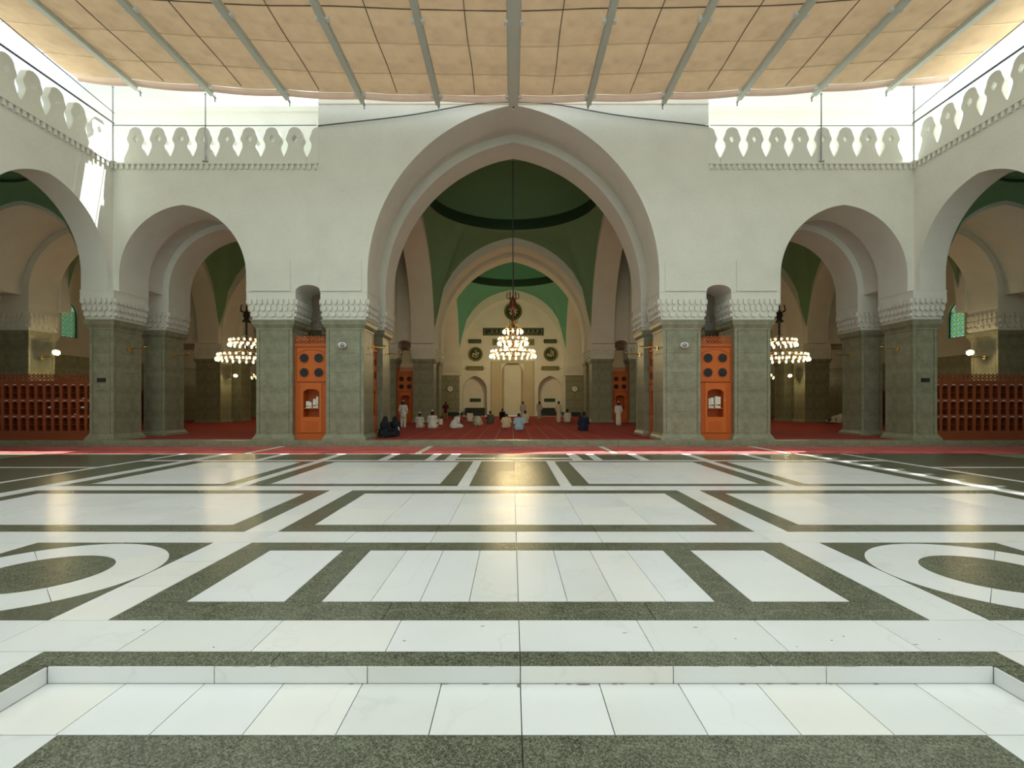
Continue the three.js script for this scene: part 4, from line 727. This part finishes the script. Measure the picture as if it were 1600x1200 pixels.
for (const [s, side] of [[-1, 'left'], [1, 'right']]) {
  plaque(`short dark green plaque above the ${side} calligraphy disc`, s * 4.55, 9.3, 1.55, 0.5, pDark, true);
  plaque(`gilt plaque below the ${side} calligraphy disc`, s * 4.55, 6.05, 2.1, 0.5, pGold, true);
  const b = thing('notice_board', `small dark green notice board in the ${side} niche of the prayer wall`, 'board', [s * 4.55, 2.0 + 0.2, -62.78]);
  mesh('board', bx(-0.68, 0.68, -0.2, 0.2, -0.05, 0.0), M.darkGreen, b); mesh('lettering', new THREE.PlaneGeometry(1.3, 0.36).translate(0, 0, 0.054), faceMat(pGreen), b);
  const c = thing('wall_clock', `round white wall clock on the ${side} pilaster of the prayer wall`, 'clock', [s * 7.45, 3.55, -61.4]);
  mesh('face', clean(new THREE.CylinderGeometry(0.34, 0.34, 0.06, 28).rotateX(Math.PI / 2).translate(0, 0, 0.03)), M.whitePaint, c); mesh('rim', clean(new THREE.TorusGeometry(0.37, 0.06, 8, 28).translate(0, 0, 0.03)), M.steel, c);
  mesh('hands', merge([bx(-0.015, 0.015, 0, 0.25, -0.075, -0.06), bx(0, 0.18, -0.015, 0.015, -0.075, -0.06)]), M.black, c);
  // book shelves
  const k = thing('bookshelf', `low dark bookshelf standing in the ${side} niche of the prayer wall`, 'bookshelf', [s * 4.55, FL, -62.0]);
  mesh('carcass', merge([bx(-1.2, 1.2, 0, 0.08, 0, 0.4), bx(-1.2, 1.2, 0.95, 1.0, 0, 0.4), bx(-1.2, -1.14, 0, 1, 0, 0.4), bx(1.14, 1.2, 0, 1, 0, 0.4), bx(-1.2, 1.2, 0, 1, 0.36, 0.4)]), M.woodDark, k);
  for (const y of [0.36, 0.66]) mesh('shelf', bx(-1.16, 1.16, y, y + 0.03, 0.02, 0.38), M.woodDark, k);
  for (let r = 0; r < 3; r++) mesh('book_row', merge(Array.from({ length: 16 }, (_, i) => bx(-1.1 + i * 0.138, -1.1 + i * 0.138 + 0.11, 0.08 + r * 0.3, 0.28 + r * 0.3 + 0.03 * (i % 3), 0.08, 0.34))), M.darkGreen, k).userData.kind = 'stuff';
  const n = thing('low_bench', `long dark green bench along the foot of the ${side} prayer wall`, 'bench', [s * 7.0, FL, -61.1]);
  mesh('seat', bx(-1.1, 1.1, 0.42, 0.5, -0.22, 0.22), M.darkGreen, n); for (const x of [-1, 1]) mesh('leg', bx(x - 0.06, x + 0.06, 0, 0.42, -0.2, 0.2), M.darkGreen, n); mesh('skirt', bx(-1.05, 1.05, 0.1, 0.42, -0.12, 0.12), M.darkGreen, n);
}
{ // shelves at the inner faces of the aisles, dark in the photograph
  for (const [s, side] of [[-1, 'left'], [1, 'right']]) {
    const k = thing('tall_bookcase', `tall dark bookcase against the ${side} outer wall deep in the hall`, 'bookcase', [s * 29.7, FL, -40]);
    mesh('carcass', merge([bx(-0.4, 0.4, 0, 0.15, -1.6, 1.6), bx(-0.4, 0.4, 2.4, 2.55, -1.6, 1.6), bx(s * 0.3, s * 0.4, 0, 2.5, -1.6, 1.6), bx(-0.4, 0.4, 0, 2.5, -1.6, -1.5), bx(-0.4, 0.4, 0, 2.5, 1.5, 1.6)]), M.woodDark, k);
    for (const y of [0.7, 1.3, 1.9]) mesh('shelf', bx(-0.36, 0.36, y, y + 0.04, -1.5, 1.5), M.woodDark, k);
    mesh('crest', bx(-s * 0.42, -s * 0.36, 2.55, 2.75, -1.5, 1.5), M.wood, k);
  }
}

// ---------------------------------------------------------------- people in the hall
function surfaceNet(prims, k, cell) {                          // smooth union of tapered capsules [a, b, ra, rb], meshed on a grid
  let lo = [1e9, 1e9, 1e9], hi = [-1e9, -1e9, -1e9];
  for (const [a, b, ra, rb] of prims) for (let c = 0; c < 3; c++) { lo[c] = Math.min(lo[c], a[c] - ra, b[c] - rb); hi[c] = Math.max(hi[c], a[c] + ra, b[c] + rb); }
  lo = lo.map((v) => v - 2 * cell); const n = hi.map((v, c) => Math.ceil((v + 2 * cell - lo[c]) / cell) + 1), F = new Float32Array(n[0] * n[1] * n[2]), at = (i, j, l) => (l * n[1] + j) * n[0] + i;
  const pr = prims.map(([a, b, ra, rb]) => { const d = [b[0] - a[0], b[1] - a[1], b[2] - a[2]]; return [a, d, d[0] * d[0] + d[1] * d[1] + d[2] * d[2] || 1e-9, ra, rb - ra]; });
  for (let l = 0; l < n[2]; l++) for (let j = 0; j < n[1]; j++) for (let i = 0; i < n[0]; i++) {
    const x = lo[0] + i * cell, y = lo[1] + j * cell, z = lo[2] + l * cell; let s = 1e9;
    for (const [a, d, L, ra, dr] of pr) {
      const px = x - a[0], py = y - a[1], pz = z - a[2], t = Math.max(0, Math.min(1, (px * d[0] + py * d[1] + pz * d[2]) / L)), qx = px - d[0] * t, qy = py - d[1] * t, qz = pz - d[2] * t, v = Math.sqrt(qx * qx + qy * qy + qz * qz) - ra - dr * t;
      if (s > 1e8) s = v; else { const h = Math.max(0, k - Math.abs(s - v)) / k; s = Math.min(s, v) - h * h * k * 0.25; }
    }
    F[at(i, j, l)] = Math.max(s, -y * 1);                     // flat where it rests on the floor
  }
  const id = new Int32Array(F.length).fill(-1), pos = [], idx = [];
  for (let l = 0; l < n[2] - 1; l++) for (let j = 0; j < n[1] - 1; j++) for (let i = 0; i < n[0] - 1; i++) {
    let c = 0, X = 0, Y = 0, Z = 0; const v = []; for (let q = 0; q < 8; q++) v.push(F[at(i + (q & 1), j + ((q >> 1) & 1), l + (q >> 2))]);
    for (let p = 0; p < 8; p++) for (const b of [1, 2, 4]) { const q = p | b; if (q === p || (v[p] < 0) === (v[q] < 0)) continue; const t = v[p] / (v[p] - v[q]); X += (p & 1) + (b === 1 ? t : 0); Y += ((p >> 1) & 1) + (b === 2 ? t : 0); Z += (p >> 2) + (b === 4 ? t : 0); c++; }
    if (c) { id[at(i, j, l)] = pos.length / 3; pos.push(lo[0] + (i + X / c) * cell, lo[1] + (j + Y / c) * cell, lo[2] + (l + Z / c) * cell); }
  }
  const quad = (a, b, c, d, f) => (f ? idx.push(a, b, c, a, c, d) : idx.push(a, c, b, a, d, c));
  for (let l = 1; l < n[2] - 1; l++) for (let j = 1; j < n[1] - 1; j++) for (let i = 1; i < n[0] - 1; i++) {
    const s = F[at(i, j, l)] < 0, I = (a, b, c) => id[at(i - a, j - b, l - c)];
    if (s !== F[at(i + 1, j, l)] < 0) quad(I(0, 0, 0), I(0, 1, 0), I(0, 1, 1), I(0, 0, 1), !s ? 0 : 1);
    if (s !== F[at(i, j + 1, l)] < 0) quad(I(0, 0, 0), I(0, 0, 1), I(1, 0, 1), I(1, 0, 0), !s ? 0 : 1);
    if (s !== F[at(i, j, l + 1)] < 0) quad(I(0, 0, 0), I(1, 0, 0), I(1, 1, 0), I(0, 1, 0), !s ? 0 : 1);
  }
  const g = new THREE.BufferGeometry(); g.setAttribute('position', new THREE.Float32BufferAttribute(pos, 3)); g.setIndex(idx); g.computeVertexNormals(); return uvBox(clean(g));
}
const mirrorX = (l) => l.flatMap((p) => [p, [[-p[0][0], p[0][1], p[0][2]], [-p[1][0], p[1][1], p[1][2]], p[2], p[3]]]);
function headPrims([x, y, z], pitch) {                         // head centred at (x,y,z), face towards -z, bent down by pitch
  const c = Math.cos(pitch), s = Math.sin(pitch), P = (a, b, d) => [x + a, y + b * c + d * s, z + d * c - b * s];
  return [[P(0, -0.05, -0.012), P(0, 0.045, 0.01), 0.078, 0.092], [P(0, -0.07, -0.03), P(0, -0.04, -0.03), 0.05, 0.06], [P(0, 0, -0.1), P(0, -0.03, -0.112), 0.012, 0.018], [P(0.088, 0, 0.01), P(0.09, -0.03, 0.012), 0.018, 0.012], [P(-0.088, 0, 0.01), P(-0.09, -0.03, 0.012), 0.018, 0.012]];
}
function fingers(w, e) {                                       // palm and five bent fingers at wrist w, away from elbow e
  const d = new THREE.Vector3(w[0] - e[0], w[1] - e[1], w[2] - e[2]).normalize(), side = new THREE.Vector3(1, 0, 0).cross(d).lengthSq() > 0.05 ? new THREE.Vector3(1, 0, 0) : new THREE.Vector3(0, 0, 1), u = side.clone().sub(d.clone().multiplyScalar(side.dot(d))).normalize(), n = d.clone().cross(u), W = new THREE.Vector3(...w), l = [];
  const pt = (a, b, c) => { const p = W.clone().addScaledVector(d, a).addScaledVector(u, b).addScaledVector(n, c); return [p.x, p.y, p.z]; };
  l.push(rod(pt(-0.02, 0, 0), pt(0.085, 0, 0), 0.024, 0.034, 8));
  [[-0.027, 0.06], [-0.009, 0.075], [0.009, 0.07], [0.027, 0.055]].forEach(([b, L]) => { l.push(rod(pt(0.08, b, 0), pt(0.08 + L * 0.55, b * 1.1, 0.01), 0.0095, 0.009, 6), rod(pt(0.08 + L * 0.55, b * 1.1, 0.01), pt(0.08 + L, b * 1.1, 0.035), 0.009, 0.007, 6)); });
  l.push(rod(pt(0.025, 0.028, 0), pt(0.055, 0.055, 0.015), 0.011, 0.01, 6), rod(pt(0.055, 0.055, 0.015), pt(0.085, 0.06, 0.025), 0.01, 0.008, 6));
  return l;
}
// poses: joints of arms (shoulder, elbow, wrist), legs and torso; facing -z
function pose(kind, lean = 0) {
  if (kind === 'stand' || kind === 'robe') return { head: [0, 1.61, -0.02], pitch: 0.1, neck: [0, 1.44, 0], torso: [[0, 1.34, 0], [0, 0.98, 0.01]], arm: [[0.18, 1.4, 0], [0.25, 1.14, 0.03], [0.21, 0.92, -0.08]], leg: [[0.09, 0.92, 0], [0.1, 0.5, -0.01], [0.1, 0.07, 0.03]], toe: [0.12, 0.035, -0.13] };
  if (kind === 'pray') return { head: [0, 1.6, -0.05], pitch: 0.35, neck: [0, 1.44, 0], torso: [[0, 1.34, 0], [0, 0.98, 0.01]], arm: [[0.18, 1.4, 0], [0.25, 1.16, -0.02], [0.08, 1.12, -0.17]], leg: [[0.09, 0.92, 0], [0.1, 0.5, -0.01], [0.1, 0.07, 0.03]], toe: [0.12, 0.035, -0.13] };
  if (kind === 'sit') { const f = (y, z) => { const t = y - 0.22, c = Math.cos(lean), s = Math.sin(lean); return [0, 0.22 + t * c, z - t * s]; }; const a = (p) => { const q = f(p[1], p[2]); return [p[0], q[1], q[2]]; };
    return { head: a([0, 0.86, -0.02]), pitch: 0.15 + lean, neck: a([0, 0.69, 0]), torso: [a([0, 0.59, 0]), [0, 0.24, 0.03]], arm: [a([0.18, 0.65, 0]), a([0.25, 0.4, -0.04]), [0.17, 0.24, -0.26]], leg: [[0.11, 0.19, 0.04], [0.17, 0.12, -0.36], [0.12, 0.07, 0.16]], toe: [0.1, 0.04, 0.24] }; }
  return { head: [0, 0.13, -0.62], pitch: 1.5, neck: [0, 0.25, -0.48], torso: [[0, 0.33, -0.36], [0, 0.43, 0.06]], arm: [[0.18, 0.3, -0.4], [0.27, 0.1, -0.36], [0.2, 0.085, -0.6]], leg: [[0.11, 0.38, 0.08], [0.13, 0.09, -0.12], [0.11, 0.06, 0.3]], toe: [0.11, 0.04, 0.38] };
}
function person(label, x, d, kind, o = {}) {
  const P = pose(kind, o.lean ?? 0), robe = kind === 'robe' || (kind === 'pray' && !o.trousers), stand = kind === 'stand' || kind === 'pray' || kind === 'robe', [sh, el, wr] = P.arm, [hp, kn, an] = P.leg;
  const who = thing('person', label, 'person', [x, FL, -d], o.turn ?? 0, 'people in the hall'); who.scale.setScalar(o.scale ?? 1);
  const arms = (e) => mirrorX([[sh, el, 0.055 + e, 0.045 + e], [el, wr, 0.043 + e, 0.03 + e]]), legs = (e) => mirrorX([[hp, kn, 0.085 + e, 0.06 + e], [kn, an, 0.058 + e, 0.04 + e]]);
  const trunk = (e) => [[P.torso[0], P.torso[1], 0.125 + e, 0.13 + e], ...mirrorX([[[0.09, P.torso[0][1], P.torso[0][2]], sh, 0.09 + e, 0.06 + e]])];
  const body = surfaceNet([...headPrims(P.head, P.pitch), [P.head, P.neck, 0.05, 0.05], [P.neck, P.torso[0], 0.055, 0.1], ...trunk(-0.02), ...arms(-0.008), ...legs(-0.012), ...mirrorX([[an, P.toe, 0.036, 0.03]])], 0.03, 0.02);
  mesh('body', merge([body, ...fingers(wr, el), ...fingers([-wr[0], wr[1], wr[2]], [-el[0], el[1], el[2]])]), o.skin ?? M.skin, who);
  const short = (a, b, t) => a.map((v, i) => v + (b[i] - v) * t), sleeves = mirrorX([[sh, el, 0.075, 0.065], [el, short(el, wr, 0.85), 0.062, 0.055]]);
  const top = [...trunk(0.022), ...sleeves];
  if (stand) top.push([P.torso[1], robe ? [0, 0.16, 0.02] : [0, 0.78, 0.01], 0.165, robe ? 0.2 : 0.185]);
  else if (kind === 'sit') top.push([[0, 0.3, 0.03], [0, 0.17, 0.06], 0.19, 0.22], ...mirrorX([[hp, kn, 0.13, 0.11], [kn, an, 0.1, 0.09]]));
  else top.push([P.torso[1], [0, 0.2, 0.16], 0.2, 0.2], ...mirrorX([[hp, kn, 0.14, 0.11], [kn, an, 0.1, 0.08]]));
  mesh(robe ? 'robe' : 'tunic', surfaceNet(top, 0.05, 0.022), o.cloth ?? M.white, who);
  if (stand && !robe) mesh('trousers', surfaceNet(legs(0.03).map((p) => [p[0], p[1], p[2], p[3]]), 0.03, 0.022), o.trousers ?? o.cloth ?? M.white, who);
  const c = Math.cos(P.pitch), s = Math.sin(P.pitch), h = (a, b, e) => [P.head[0] + a, P.head[1] + b * c + e * s, P.head[2] + e * c - b * s];
  if (o.veil) mesh('veil', surfaceNet([[h(0, 0.03, 0.02), h(0, -0.03, 0.01), 0.115, 0.12], [h(0, -0.05, 0.02), h(0, -0.28, 0.04), 0.12, 0.2]], 0.05, 0.022), o.veil, who);
  else { mesh('hair', surfaceNet([[h(0, 0.05, 0.018), h(0, -0.01, 0.03), 0.093, 0.088]], 0.02, 0.018), M.hair, who); if (o.cap !== null) mesh('cap', surfaceNet([[h(0, 0.085, 0.015), h(0, 0.115, 0.015), 0.085, 0.07]], 0.02, 0.016), o.cap ?? M.white, who); }
  if (o.shawl) mesh('shawl', surfaceNet([[h(0.06, -0.2, 0.1), h(0.16, -0.55, 0.02), 0.07, 0.06]], 0.03, 0.022), o.shawl, who);
  return who;
}
const cloth = (r, g, b, map) => std({ color: lin(r, g, b), roughness: 0.95, map: map ?? null });
M.white = cloth(0.78, 0.77, 0.70);
const pale = cloth(0.66, 0.65, 0.58), sage = cloth(0.40, 0.44, 0.36), beige = cloth(0.66, 0.54, 0.34), sky2 = cloth(0.42, 0.56, 0.66), maroon = cloth(0.13, 0.02, 0.025), tan = cloth(0.46, 0.30, 0.17), navy = cloth(0.008, 0.018, 0.04), cream = cloth(0.64, 0.58, 0.42), striped = cloth(1, 1, 1, stripeTex), grey = cloth(0.3, 0.31, 0.27);
person('person standing in white tunic and trousers before the far left cabinet', -7.2, 33.6, 'stand', { scale: 1.0, trousers: M.white });
person('smaller of two people kneeling in white caps near the far left pillar', -6.05, 33.2, 'sit', { cloth: pale, scale: 0.98 });
person('larger of two people kneeling in white caps near the far left pillar', -5.1, 32.4, 'sit', { scale: 1.12 });
person('small child sitting in white between two larger kneeling figures', -5.3, 37.5, 'sit', { scale: 0.62, cap: null });
person('person in white leaning sideways on the carpet with an arm on the floor', -3.7, 32.4, 'sit', { scale: 1.08, lean: 0.45, turn: -0.9, cloth: M.white });
person('person standing in maroon top and tan trousers by the left pilaster', -6.35, 48.6, 'pray', { cloth: maroon, trousers: tan });
person('person kneeling in white near the left niche, dark hair', -3.65, 43.7, 'sit', { cap: null });
person('person bowed to the floor in sage grey clothes', -2.5, 36.4, 'sujud', { cloth: sage, scale: 1.1 });
person('person kneeling in dark striped clothes left of the hall axis', -1.75, 39.8, 'sit', { cloth: striped, cap: null });
person('person kneeling in black before the mihrab', -1.0, 50, 'sit', { cloth: M.darkCloth, cap: null, scale: 1.05 });
person('person in beige clothes bent forward on the hall axis', -0.42, 32.6, 'sit', { cloth: beige, lean: 0.75, cap: null, scale: 1.12 });
person('person in light blue bent forward beside the one in beige', 0.36, 30.6, 'sit', { cloth: sky2, lean: 0.6, scale: 1.12 });
person('person standing in white before the right edge of the mihrab', 1.0, 50, 'robe', { cap: null, skin: M.skinDark });
person('person kneeling in white right of the one in light blue', 1.0, 41, 'sit', { cap: null, cloth: pale });
person('person standing in a white robe left of the right niche', 2.65, 50.5, 'robe', { cap: null, skin: M.skinDark, cloth: pale });
person('person standing in a cream robe before the right niche', 3.8, 42.3, 'robe', { cap: null, cloth: cream });
person('person sitting with dark hair in pale clothes right of the cream robe', 4.55, 42.6, 'sit', { cap: null, cloth: pale, scale: 1.1 });
person('person kneeling in dark navy alone at the right on the carpet', 4.13, 29.9, 'sit', { cloth: navy, cap: null, scale: 1.12, skin: M.skinDark });
person('person standing in a long white robe and white cap by the far right cabinet', 7.55, 36.6, 'robe', { scale: 0.96 });
person('veiled person sitting in black at the foot of the left pillar', -6.0, 24.0, 'sit', { cloth: M.darkCloth, veil: M.darkCloth, scale: 1.0, turn: -0.6 });
person('veiled person in black with a white shawl sitting beside the left inner pillar', -5.75, 24.9, 'sit', { cloth: M.darkCloth, veil: M.darkCloth, scale: 0.98, turn: 0.4, shawl: pale });
person('person in grey white bowed to the floor beside the right aisle pillars', 26.2, 41, 'sujud', { cloth: pale, scale: 1.2, turn: 1.2 });
{
  const b = thing('tote_bag', 'black bag standing by the seated veiled figures', 'bag', [-6.32, FL, -24.75]);
  mesh('bag_body', hexa([-0.2, 0.2, -0.12, 0.12], 0, [-0.16, 0.16, -0.06, 0.06], 0.38), M.darkCloth, b); mesh('strap', tube([[-0.1, 0.37, 0], [-0.08, 0.52, 0], [0.08, 0.52, 0], [0.1, 0.37, 0]], 0.012, 6), M.darkCloth, b);
}

renderer.render(scene, camera);
